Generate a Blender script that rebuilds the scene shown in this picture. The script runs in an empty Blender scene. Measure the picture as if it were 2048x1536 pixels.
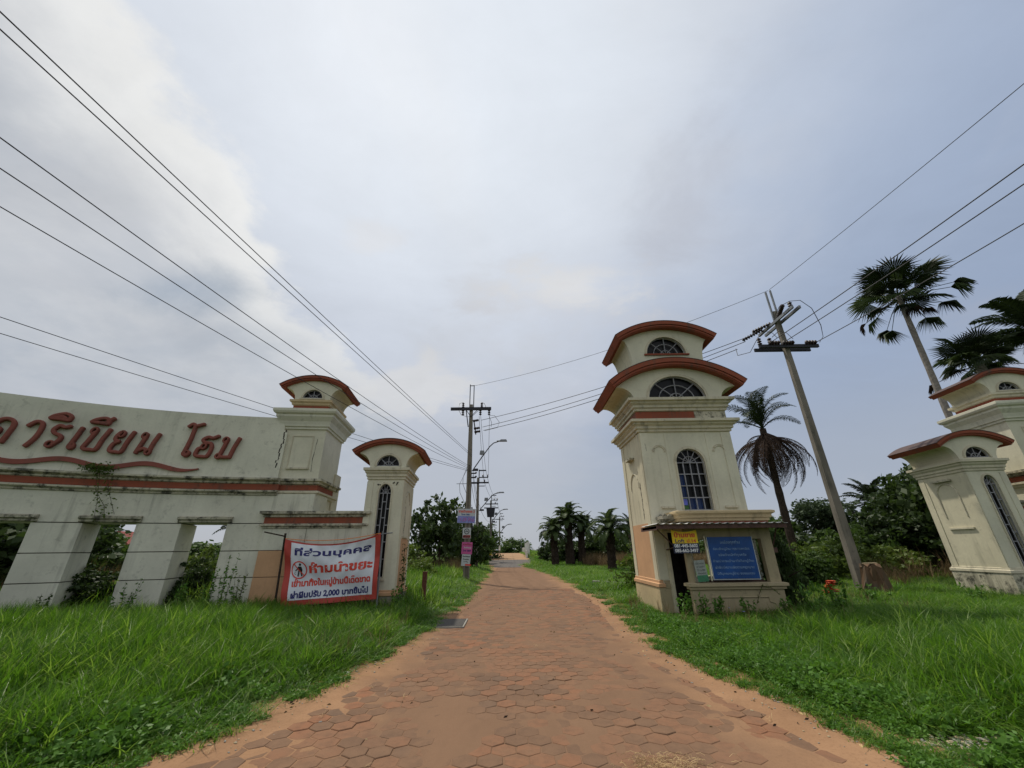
import bpy, math, random
import numpy as np
from mathutils import Vector, Matrix, Euler
from mathutils.geometry import tessellate_polygon
from math import sin, cos, pi, radians, sqrt, atan2
random.seed(7); RNG = np.random.default_rng(7)
SC = bpy.context.scene
COL = SC.collection

# ------------------------------------------------------------------ camera
cam = bpy.data.cameras.new('camera'); cam_o = bpy.data.objects.new('camera', cam); COL.objects.link(cam_o)
cam.sensor_width = 36.0; cam.lens = 785 / 2048 * 36; cam.clip_start = 0.05; cam.clip_end = 3000
cam_o.matrix_world = (Matrix.Translation((0, 0, 1.6)) @ Matrix.Rotation(radians(90 + 22.9), 4, 'X')
                      @ Matrix.Rotation(-atan2(23, 1855), 4, 'Z'))
SC.camera = cam_o

# ------------------------------------------------------------------ light
SUN_AZ, SUN_EL = radians(-36), radians(62)
SUN_DIR = Vector((sin(SUN_AZ) * cos(SUN_EL), cos(SUN_AZ) * cos(SUN_EL), sin(SUN_EL)))
SC.view_settings.view_transform = 'Standard'; SC.view_settings.look = 'None'
SC.view_settings.exposure = 0.0; SC.view_settings.gamma = 1.0; SC.view_settings.use_curve_mapping = False
sun = bpy.data.lights.new('sun', 'SUN'); sun.energy = 3.0; sun.angle = radians(1.2); sun.color = (1.0, 0.93, 0.80)
sun_o = bpy.data.objects.new('sun', sun); COL.objects.link(sun_o); sun_o.location = (-20, 30, 60)
sun_o.rotation_euler = (-SUN_DIR).to_track_quat('-Z', 'Y').to_euler()

world = bpy.data.worlds.new('World'); SC.world = world; world.use_nodes = True
NT = world.node_tree; NT.nodes.clear()
def N(nt, t, **kw):
    n = nt.nodes.new(t)
    for k, v in kw.items():
        if k.startswith('i_'):
            key = k[2:]; key = int(key) if key.isdigit() else key.replace('_', ' ')
            n.inputs[key].default_value = v
        else: setattr(n, k, v)
    return n
def L(nt, a, b): nt.links.new(a, b)
def ramp(nt, src, stops, interp='LINEAR'):
    r = nt.nodes.new('ShaderNodeValToRGB'); r.color_ramp.interpolation = interp
    while len(r.color_ramp.elements) < len(stops): r.color_ramp.elements.new(0.5)
    for e, (p, c) in zip(r.color_ramp.elements, stops):
        e.position = p; e.color = (c[0], c[1], c[2], 1) if hasattr(c, '__len__') else (c, c, c, 1)
    L(nt, src, r.inputs[0]); return r.outputs[0]
def mixc(nt, f, a, b, mode='MIX'):
    m = nt.nodes.new('ShaderNodeMix'); m.data_type = 'RGBA'; m.blend_type = mode
    for s, v in ((m.inputs[0], f), (m.inputs[6], a), (m.inputs[7], b)):
        if hasattr(v, 'is_linked'): L(nt, v, s)
        elif hasattr(v, '__len__'): s.default_value = (v[0], v[1], v[2], 1)
        else: s.default_value = v
    return m.outputs[2]
def math_(nt, op, a, b=None, c=None, clamp=False):
    m = nt.nodes.new('ShaderNodeMath'); m.operation = op; m.use_clamp = clamp
    for i, v in enumerate((a, b, c)):
        if v is None: continue
        if hasattr(v, 'is_linked'): L(nt, v, m.inputs[i])
        else: m.inputs[i].default_value = v
    return m.outputs[0]
def noise(nt, vec, scale, detail=4, rough=0.5, dist=0.0):
    n = nt.nodes.new('ShaderNodeTexNoise'); n.inputs['Scale'].default_value = scale
    n.inputs['Detail'].default_value = detail; n.inputs['Roughness'].default_value = rough
    n.inputs['Distortion'].default_value = dist
    if vec is not None: L(nt, vec, n.inputs['Vector'])
    return n.outputs['Fac']
def vmul(nt, vec, s):
    m = nt.nodes.new('ShaderNodeVectorMath'); m.operation = 'MULTIPLY'; L(nt, vec, m.inputs[0]); m.inputs[1].default_value = s
    return m.outputs[0]

def build_sky():
    nt = NT
    out = N(nt, 'ShaderNodeOutputWorld')
    sky = N(nt, 'ShaderNodeTexSky', sky_type='NISHITA', sun_disc=False)
    sky.sun_elevation = SUN_EL; sky.sun_rotation = SUN_AZ % (2 * pi); sky.air_density = 1.0; sky.dust_density = 1.0
    bg1 = N(nt, 'ShaderNodeBackground'); bg1.inputs['Strength'].default_value = 0.10; L(nt, sky.outputs[0], bg1.inputs[0])
    tc = N(nt, 'ShaderNodeTexCoord'); d = tc.outputs['Generated']
    sep = N(nt, 'ShaderNodeSeparateXYZ'); L(nt, d, sep.inputs[0])
    zz = math_(nt, 'ADD', math_(nt, 'MAXIMUM', sep.outputs[2], 0.0), 0.22)
    px = math_(nt, 'DIVIDE', sep.outputs[0], zz); py = math_(nt, 'DIVIDE', sep.outputs[1], zz)
    cmb = N(nt, 'ShaderNodeCombineXYZ'); L(nt, px, cmb.inputs[0]); L(nt, py, cmb.inputs[1]); cmb.inputs[2].default_value = 3.7
    P = cmb.outputs[0]
    def rng(v, a, b, c=0.0, e=1.0, smooth=True):
        m = N(nt, 'ShaderNodeMapRange'); m.interpolation_type = 'SMOOTHSTEP' if smooth else 'LINEAR'; L(nt, v, m.inputs[0])
        for k, q in zip((1, 2, 3, 4), (a, b, c, e)): m.inputs[k].default_value = q
        return m.outputs[0]
    dt = N(nt, 'ShaderNodeVectorMath', operation='DOT_PRODUCT'); L(nt, d, dt.inputs[0]); dt.inputs[1].default_value = Vector((sin(radians(-18)) * cos(radians(64)), cos(radians(-18)) * cos(radians(64)), sin(radians(64))))
    glow = ramp(nt, dt.outputs['Value'], [(0.30, 0.0), (0.62, 0.12), (0.82, 0.48), (0.93, 0.86), (1.0, 1.0)], 'B_SPLINE')
    n1 = noise(nt, P, 0.9, 7, 0.55, 0.4); n2 = noise(nt, P, 2.4, 9, 0.58, 0.2); n3 = noise(nt, P, 6.0, 7, 0.6)
    veil = rng(math_(nt, 'ADD', math_(nt, 'MULTIPLY', px, -1.0), math_(nt, 'MULTIPLY', math_(nt, 'SUBTRACT', n1, 0.5), 1.3)), -0.75, -0.1)
    blue = mixc(nt, glow, (0.295, 0.370, 0.515), (0.79, 0.85, 0.94))
    white = mixc(nt, glow, (0.475, 0.505, 0.585), (0.80, 0.85, 0.91))
    base = mixc(nt, math_(nt, 'MULTIPLY', veil, 0.9), blue, white)
    streaks = rng(noise(nt, vmul(nt, P, (1.2, 0.7, 1)), 1.1, 8, 0.55, 1.0), 0.48, 0.72)
    base = mixc(nt, math_(nt, 'MULTIPLY', streaks, 0.35), base, mixc(nt, glow, (0.52, 0.54, 0.60), (0.84, 0.86, 0.88)))
    # cloud bank to the left: crisp bright rim, grey body
    q = math_(nt, 'ADD', math_(nt, 'SUBTRACT', -0.60, px), math_(nt, 'ADD', math_(nt, 'MULTIPLY', math_(nt, 'SUBTRACT', n2, 0.5), 0.50), math_(nt, 'MULTIPLY', math_(nt, 'SUBTRACT', n3, 0.5), 0.22)))
    bank = rng(q, -0.05, 0.04); rim = rng(q, 0.02, 0.34, 1.0, 0.0)
    body = mixc(nt, rng(n1, 0.36, 0.62), (0.35, 0.405, 0.475), (0.56, 0.58, 0.61))
    body = mixc(nt, math_(nt, 'MULTIPLY', rng(n3, 0.42, 0.66), 0.35), body, (0.66, 0.67, 0.68))
    cl = mixc(nt, math_(nt, 'MULTIPLY', rim, rng(py, 1.9, 0.7)), body, (0.87, 0.87, 0.85))
    up = rng(sep.outputs[2], 0.02, 0.34)
    col = mixc(nt, math_(nt, 'MULTIPLY', bank, math_(nt, 'MULTIPLY', up, 0.95)), base, cl)
    # scattered soft cumulus
    n4 = noise(nt, P, 4.2, 12, 0.64, 0.35); n5 = noise(nt, vmul(nt, P, (1.0, 1.5, 1.0)), 1.9, 12, 0.60, 0.5)
    def blob(cx, cy, rx, ry, s, amt, c, na=2.4, nb=1.6):
        nonlocal col
        a = math_(nt, 'DIVIDE', math_(nt, 'SUBTRACT', px, cx), rx); b_ = math_(nt, 'DIVIDE', math_(nt, 'SUBTRACT', py, cy), ry)
        r = math_(nt, 'SQRT', math_(nt, 'ADD', math_(nt, 'MULTIPLY', a, a), math_(nt, 'MULTIPLY', b_, b_)))
        r = math_(nt, 'ADD', r, math_(nt, 'MULTIPLY', math_(nt, 'SUBTRACT', n5, 0.5), na)); r = math_(nt, 'ADD', r, math_(nt, 'MULTIPLY', math_(nt, 'SUBTRACT', n4, 0.5), nb))
        f = rng(r, 1.0, 1.0 - s); col = mixc(nt, math_(nt, 'MULTIPLY', f, amt), col, c)
    blob(-0.36, 0.80, 0.11, 0.09, 0.6, 0.60, (0.76, 0.77, 0.79)); blob(0.10, 1.04, 0.34, 0.20, 1.1, 0.55, (0.66, 0.66, 0.68), 3.2, 1.8); blob(0.19, 0.98, 0.24, 0.13, 0.85, 0.72, (0.78, 0.775, 0.765), 2.6, 2.4)
    blob(-0.05, 1.25, 0.45, 0.22, 1.2, 0.30, (0.64, 0.65, 0.67), 3.2, 2.0); blob(-0.44, 1.55, 0.40, 0.26, 0.6, 0.80, (0.72, 0.72, 0.72), 2.2, 2.0); blob(0.42, 0.72, 0.14, 0.30, 1.2, 0.40, (0.50, 0.51, 0.56), 3.2, 1.4)
    blob(1.9, 1.1, 0.9, 0.35, 1.3, 0.5, (0.52, 0.52, 0.56), 3.0, 1.5); blob(-0.93, 0.90, 0.22, 0.12, 1.0, 0.6, (0.30, 0.37, 0.46), 2.0, 1.0)
    mot = math_(nt, 'ADD', math_(nt, 'MULTIPLY', math_(nt, 'SUBTRACT', n5, 0.5), 0.22), math_(nt, 'MULTIPLY', math_(nt, 'SUBTRACT', n4, 0.5), 0.14))
    mot = math_(nt, 'ADD', math_(nt, 'MULTIPLY', mot, up), 1.0); cm = N(nt, 'ShaderNodeCombineColor'); [L(nt, mot, cm.inputs[k]) for k in range(3)]
    col = mixc(nt, 1.0, col, cm.outputs[0], 'MULTIPLY')
    back = math_(nt, 'MULTIPLY', rng(n1, 0.46, 0.58), rng(py, 0.15, -0.35)); col = mixc(nt, math_(nt, 'MULTIPLY', back, 0.85), col, (0.70, 0.71, 0.72))
    hz = ramp(nt, sep.outputs[2], [(0.0, 1.0), (0.14, 0.62), (0.38, 0.0)], 'EASE')
    col = mixc(nt, math_(nt, 'MULTIPLY', hz, 0.85), col, (0.445, 0.470, 0.515))
    bg2 = N(nt, 'ShaderNodeBackground'); bg2.inputs['Strength'].default_value = 1.0; L(nt, col, bg2.inputs[0])
    mx = N(nt, 'ShaderNodeMixShader'); mx.inputs[0].default_value = 0.93
    L(nt, bg1.outputs[0], mx.inputs[1]); L(nt, bg2.outputs[0], mx.inputs[2]); L(nt, mx.outputs[0], out.inputs[0])
build_sky()

# ------------------------------------------------------------------ materials
MATS = {}
def new_mat(name):
    m = bpy.data.materials.new(name); m.use_nodes = True; nt = m.node_tree; nt.nodes.clear()
    out = N(nt, 'ShaderNodeOutputMaterial'); b = N(nt, 'ShaderNodeBsdfPrincipled'); L(nt, b.outputs[0], out.inputs[0])
    MATS[name] = m
    return m, nt, b, out
def geo_pos(nt): return N(nt, 'ShaderNodeNewGeometry').outputs['Position']
def bump(nt, b, h, strength=0.3, dist=0.01):
    n = N(nt, 'ShaderNodeBump'); n.inputs['Strength'].default_value = strength; n.inputs['Distance'].default_value = dist
    L(nt, h, n.inputs['Height']); L(nt, n.outputs[0], b.inputs['Normal'])
def stucco(name, col, stain=0.35, streak=0.5, rough=0.92, patch=None, lo=0.60, bl0=0.56):
    m, nt, b, out = new_mat(name); p = geo_pos(nt)
    c = mixc(nt, ramp(nt, noise(nt, p, 0.9, 6, 0.6), [(0.3, 0.0), (0.7, 1.0)]), [x * 0.84 for x in col], [min(1, x * 1.06) for x in col])
    c = mixc(nt, ramp(nt, noise(nt, p, 14, 4, 0.7), [(0.35, 0.0), (0.8, 0.35)]), c, [x * 0.72 for x in col])
    if patch: c = mixc(nt, ramp(nt, noise(nt, p, 0.6, 5, 0.7, 1.0), [(0.5, 0.0), (0.62, 0.55)]), c, patch)
    st = noise(nt, vmul(nt, p, (5.0, 5.0, 0.45)), 1.0, 6, 0.62)
    big = ramp(nt, noise(nt, p, 0.8, 3, 0.5), [(0.38, 0.0), (0.66, 1.0)])
    stf = math_(nt, 'MULTIPLY', ramp(nt, st, [(lo - 0.06, 0.0), (lo + 0.12, 1.0)]), math_(nt, 'MULTIPLY', big, streak))
    c = mixc(nt, stf, c, (0.085, 0.082, 0.066))
    bl = ramp(nt, noise(nt, p, 4.5, 8, 0.72), [(bl0, 0.0), (bl0 + 0.13, 1.0)])
    c = mixc(nt, math_(nt, 'MULTIPLY', bl, stain), c, (0.05, 0.05, 0.04))
    L(nt, c, b.inputs['Base Color']); b.inputs['Roughness'].default_value = rough
    b.inputs['Specular IOR Level'].default_value = 0.2
    bump(nt, b, math_(nt, 'ADD', noise(nt, p, 55, 5, 0.6), math_(nt, 'MULTIPLY', noise(nt, p, 3, 4), 1.5)), 0.35, 0.006)
    return m
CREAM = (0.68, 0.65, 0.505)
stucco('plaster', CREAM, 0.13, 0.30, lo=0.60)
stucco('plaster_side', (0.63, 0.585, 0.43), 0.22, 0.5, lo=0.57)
stucco('plaster_ledge', (0.57, 0.53, 0.40), 0.92, 0.80, lo=0.50, bl0=0.48)
stucco('plaster_trim', (0.62, 0.57, 0.43), 0.45, 0.6, lo=0.56)
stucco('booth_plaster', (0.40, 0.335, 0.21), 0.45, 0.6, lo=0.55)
stucco('plaster_green', (0.68, 0.665, 0.54), 0.30, 0.55, lo=0.59)
stucco('peach_paint', (0.60, 0.36, 0.20), 0.12, 0.25)
stucco('yellow_base', (0.56, 0.44, 0.26), 0.35, 0.5)
stucco('terracotta', (0.29, 0.082, 0.046), 0.55, 0.7, 0.8, lo=0.55)
stucco('terracotta_letters', (0.27, 0.088, 0.066), 0.6, 0.6, 0.75)
stucco('roof_sheet', (0.10, 0.065, 0.06), 0.5, 0.7, 0.7)
stucco('concrete', (0.30, 0.285, 0.25), 0.35, 0.6)
stucco('pole_concrete', (0.235, 0.21, 0.175), 0.5, 0.8, lo=0.52)
stucco('base_concrete', (0.30, 0.28, 0.22), 0.7, 0.8, lo=0.5)
stucco('joint_grime', (0.16, 0.15, 0.12), 0.6, 0.6)
stucco('dark_concrete', (0.075, 0.07, 0.065), 0.4, 0.4)
stucco('stump_bark', (0.14, 0.085, 0.05), 0.6, 0.8, lo=0.5)
stucco('white_paint', (0.72, 0.71, 0.67), 0.25, 0.3)
def plain(name, col, rough=0.6, metal=0.0, var=0.25, scale=8, spec=0.4):
    m, nt, b, out = new_mat(name); p = geo_pos(nt)
    c = mixc(nt, ramp(nt, noise(nt, p, scale, 5, 0.6), [(0.3, 0.0), (0.7, 1.0)]), [x * (1 - var) for x in col], [min(1, x * (1 + var)) for x in col])
    L(nt, c, b.inputs['Base Color']); b.inputs['Roughness'].default_value = rough; b.inputs['Metallic'].default_value = metal
    b.inputs['Specular IOR Level'].default_value = spec
    bump(nt, b, noise(nt, p, scale * 6, 3), 0.2, 0.003)
    return m
plain('insulator', (0.028, 0.014, 0.012), 0.35, 0, 0.3)
plain('dark_steel', (0.028, 0.028, 0.034), 0.55, 0.3)
plain('grey_steel', (0.20, 0.21, 0.22), 0.5, 0.5)
plain('grille_paint', (0.27, 0.27, 0.29), 0.6, 0.0)
plain('wire_black', (0.035, 0.035, 0.04), 0.7)
plain('rust', (0.115, 0.042, 0.026), 0.85, 0, 0.45, 20)
plain('awning_steel', (0.085, 0.045, 0.035), 0.8, 0, 0.4, 10)
plain('awning_sheet', (0.55, 0.54, 0.52), 0.6, 0, 0.3, 10)
plain('banner_white', (0.66, 0.685, 0.72), 0.5, 0, 0.10, 2.2)
plain('banner_red', (0.42, 0.050, 0.035), 0.6, 0, 0.12, 5)
plain('print_navy', (0.022, 0.022, 0.13), 0.6, 0, 0.1)
plain('print_red', (0.62, 0.06, 0.035), 0.6, 0, 0.1)
plain('print_black', (0.012, 0.011, 0.012), 0.6, 0, 0.1)
plain('print_white', (0.75, 0.76, 0.78), 0.6, 0, 0.05)
plain('faded_white', (0.17, 0.27, 0.44), 0.7, 0, 0.5, 14)
plain('sign_blue', (0.008, 0.060, 0.235), 0.4, 0, 0.25, 4)
plain('sign_yellow', (0.80, 0.56, 0.02), 0.55, 0, 0.08)
plain('sign_navy', (0.02, 0.025, 0.055), 0.55, 0, 0.1)
plain('sign_magenta', (0.52, 0.10, 0.30), 0.6, 0, 0.35, 40)
plain('sign_pale', (0.48, 0.52, 0.55), 0.6, 0, 0.15, 25)
plain('sign_lilac', (0.22, 0.24, 0.55), 0.6, 0, 0.35, 25)
plain('notice_grey', (0.30, 0.33, 0.30), 0.7, 0, 0.35, 40)
plain('notice_green', (0.05, 0.19, 0.10), 0.7, 0, 0.2)
plain('rope_orange', (0.75, 0.22, 0.04), 0.7)
plain('bark_dark', (0.045, 0.034, 0.026), 0.95, 0, 0.5, 12, 0.1)
plain('palm_bark', (0.10, 0.085, 0.07), 0.95, 0, 0.4, 9, 0.1)
plain('palm_bark_pale', (0.21, 0.19, 0.17), 0.95, 0, 0.3, 9, 0.1)
plain('dead_frond', (0.045, 0.030, 0.022), 0.95, 0, 0.4, 5, 0.1)
plain('straw', (0.50, 0.36, 0.19), 0.9, 0, 0.3, 20, 0.1)
plain('dry_brush', (0.15, 0.085, 0.05), 0.95, 0, 0.45, 3, 0.1)
plain('litter_white', (0.75, 0.74, 0.72), 0.7)
plain('stone_pale', (0.40, 0.32, 0.20), 0.9, 0, 0.25, 15)
plain('flower_orange', (0.62, 0.10, 0.03), 0.6, 0, 0.2)
plain('flower_violet', (0.33, 0.30, 0.70), 0.6, 0, 0.15)
plain('roof_red', (0.28, 0.07, 0.055), 0.8)
plain('bracket_red', (0.30, 0.05, 0.05), 0.6)
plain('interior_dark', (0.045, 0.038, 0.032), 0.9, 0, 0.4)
plain('pane_blue', (0.010, 0.030, 0.115), 0.25)
plain('pane_lilac', (0.17, 0.20, 0.75), 0.4)
plain('pane_green', (0.08, 0.20, 0.05), 0.4)
def leafmat(name, c1, c2, rough=0.55, trans=0.35, scale=1.2, dry=None, spec=0.25):
    m, nt, b, out = new_mat(name); p = geo_pos(nt)
    oi = N(nt, 'ShaderNodeObjectInfo')
    f = math_(nt, 'ADD', math_(nt, 'MULTIPLY', ramp(nt, noise(nt, p, scale, 4, 0.6), [(0.3, 0.0), (0.7, 1.0)]), 0.6), math_(nt, 'MULTIPLY', oi.outputs['Random'], 0.4))
    c = mixc(nt, f, c1, c2)
    if dry: c = mixc(nt, ramp(nt, noise(nt, p, 0.35, 4, 0.6), [(0.52, 0.0), (0.72, 0.6)]), c, dry)
    L(nt, c, b.inputs['Base Color']); b.inputs['Roughness'].default_value = rough; b.inputs['Specular IOR Level'].default_value = spec
    tr = N(nt, 'ShaderNodeBsdfTranslucent'); L(nt, mixc(nt, 0.5, c, (c2[0] * 1.5, c2[1] * 1.6, c2[2]), 'MIX'), tr.inputs[0])
    mx = N(nt, 'ShaderNodeMixShader'); mx.inputs[0].default_value = trans
    L(nt, b.outputs[0], mx.inputs[1]); L(nt, tr.outputs[0], mx.inputs[2]); L(nt, mx.outputs[0], out.inputs[0])
    return m
leafmat('grass_blade', (0.022, 0.072, 0.009), (0.118, 0.245, 0.020), 0.42, 0.46, 1.3, None)
leafmat('grass_blade_pale', (0.09, 0.17, 0.025), (0.21, 0.32, 0.05), 0.42, 0.45, 1.7, (0.19, 0.17, 0.07))
leafmat('grass_dry', (0.13, 0.085, 0.045), (0.20, 0.14, 0.075), 0.8, 0.2, 0.8)
leafmat('weed_leaf', (0.055, 0.135, 0.018), (0.115, 0.24, 0.035), 0.5, 0.3, 1.5)
leafmat('tree_leaf', (0.030, 0.056, 0.014), (0.080, 0.135, 0.030), 0.55, 0.30, 0.7)
leafmat('tree_leaf_dark', (0.020, 0.038, 0.013), (0.052, 0.085, 0.022), 0.55, 0.26, 0.7)
leafmat('tree_leaf_grey', (0.042, 0.068, 0.035), (0.075, 0.11, 0.055), 0.6, 0.2, 0.5)
leafmat('bush_leaf', (0.055, 0.095, 0.018), (0.13, 0.18, 0.035), 0.55, 0.3, 0.9)
leafmat('palm_leaf', (0.014, 0.024, 0.010), (0.030, 0.046, 0.016), 0.5, 0.10, 1.2, None, 0.12)
leafmat('palm_leaf_green', (0.032, 0.055, 0.018), (0.075, 0.11, 0.034), 0.5, 0.22, 1.2, None, 0.15)

def glassmat():
    m, nt, b, out = new_mat('window_glass'); p = geo_pos(nt)
    c = mixc(nt, noise(nt, p, 2.5, 4), (0.004, 0.005, 0.006), (0.012, 0.011, 0.010)); L(nt, c, b.inputs['Base Color'])
    b.inputs['Roughness'].default_value = 0.3; b.inputs['Specular IOR Level'].default_value = 0.2
glassmat()
def pavermat(name, use_attr):
    m, nt, b, out = new_mat(name); p = geo_pos(nt)
    if use_attr:
        r = N(nt, 'ShaderNodeAttribute', attribute_name='tint').outputs['Fac']
    else:
        r = N(nt, 'ShaderNodeObjectInfo').outputs['Random']
    grey = mixc(nt, r, (0.140, 0.084, 0.054), (0.200, 0.117, 0.072))
    red = mixc(nt, ramp(nt, r, [(0.50, 0.0), (0.56, 1.0)], 'LINEAR'), grey, (0.265, 0.115, 0.060))
    redzone = ramp(nt, noise(nt, p, 0.45, 2), [(0.38, 0.25), (0.55, 1.0)])
    c = mixc(nt, redzone, grey, red)
    c = mixc(nt, ramp(nt, r, [(0.04, 0.45), (0.07, 0.0)]), c, (0.13, 0.10, 0.078))
    dust = ramp(nt, noise(nt, p, 0.9, 7, 0.65), [(0.36, 0.15), (0.64, 0.90)])
    c = mixc(nt, dust, c, (0.210, 0.124, 0.075))
    c = mixc(nt, ramp(nt, noise(nt, p, 9, 6, 0.7), [(0.45, 0.0), (0.75, 0.6)]), c, (0.115, 0.072, 0.048))
    L(nt, c, b.inputs['Base Color']); b.inputs['Roughness'].default_value = 0.93; b.inputs['Specular IOR Level'].default_value = 0.15
    bump(nt, b, math_(nt, 'ADD', noise(nt, p, 90, 4, 0.7), noise(nt, p, 18, 4)), 0.5, 0.004)
pavermat('paver_stone', False); pavermat('paver_stone_far', True)
def sandmat():
    m, nt, b, out = new_mat('sand'); p = geo_pos(nt)
    c = mixc(nt, ramp(nt, noise(nt, p, 1.1, 7, 0.6), [(0.3, 0.0), (0.7, 1.0)]), (0.250, 0.140, 0.076), (0.355, 0.208, 0.116))
    c = mixc(nt, ramp(nt, noise(nt, p, 40, 5, 0.7), [(0.5, 0.0), (0.8, 0.6)]), c, (0.16, 0.09, 0.05))
    # the driven middle of the lane is browner than the loose sand along the edges
    sx = N(nt, 'ShaderNodeSeparateXYZ'); L(nt, p, sx.inputs[0])
    worn = mixc(nt, noise(nt, vmul(nt, p, (1.6, 0.45, 1)), 1.4, 8, 0.65), (0.150, 0.091, 0.058), (0.235, 0.140, 0.086))
    ctr = N(nt, 'ShaderNodeMapRange'); wob = math_(nt, 'MULTIPLY', math_(nt, 'SUBTRACT', noise(nt, p, 1.3, 5, 0.6), 0.5), 1.4)
    L(nt, math_(nt, 'ADD', math_(nt, 'ABSOLUTE', math_(nt, 'SUBTRACT', sx.outputs[0], 0.2)), wob), ctr.inputs[0])
    ctr.inputs[1].default_value = 2.35; ctr.inputs[2].default_value = 1.55
    c = mixc(nt, math_(nt, 'MULTIPLY', ctr.outputs[0], 0.92), c, worn)
    L(nt, c, b.inputs['Base Color']); b.inputs['Roughness'].default_value = 0.97; b.inputs['Specular IOR Level'].default_value = 0.1
    bump(nt, b, math_(nt, 'ADD', noise(nt, p, 70, 5, 0.7), math_(nt, 'MULTIPLY', noise(nt, p, 5, 5), 4)), 0.6, 0.006)
sandmat()
def groundmat():
    m, nt, b, out = new_mat('ground_soil'); p = geo_pos(nt)
    c = mixc(nt, ramp(nt, noise(nt, p, 0.5, 7, 0.65), [(0.35, 0.0), (0.65, 1.0)]), (0.055, 0.075, 0.022), (0.045, 0.095, 0.018))
    c = mixc(nt, ramp(nt, noise(nt, p, 0.12, 5, 0.6), [(0.55, 0.0), (0.7, 0.7)]), c, (0.12, 0.09, 0.05))
    L(nt, c, b.inputs['Base Color']); b.inputs['Roughness'].default_value = 1.0; b.inputs['Specular IOR Level'].default_value = 0.05
    bump(nt, b, noise(nt, p, 8, 6, 0.7), 0.8, 0.05)
groundmat()
stucco('asphalt', (0.135, 0.120, 0.108), 0.1, 0.1)
stucco('road_dust', (0.36, 0.225, 0.125), 0.1, 0.1)

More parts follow.
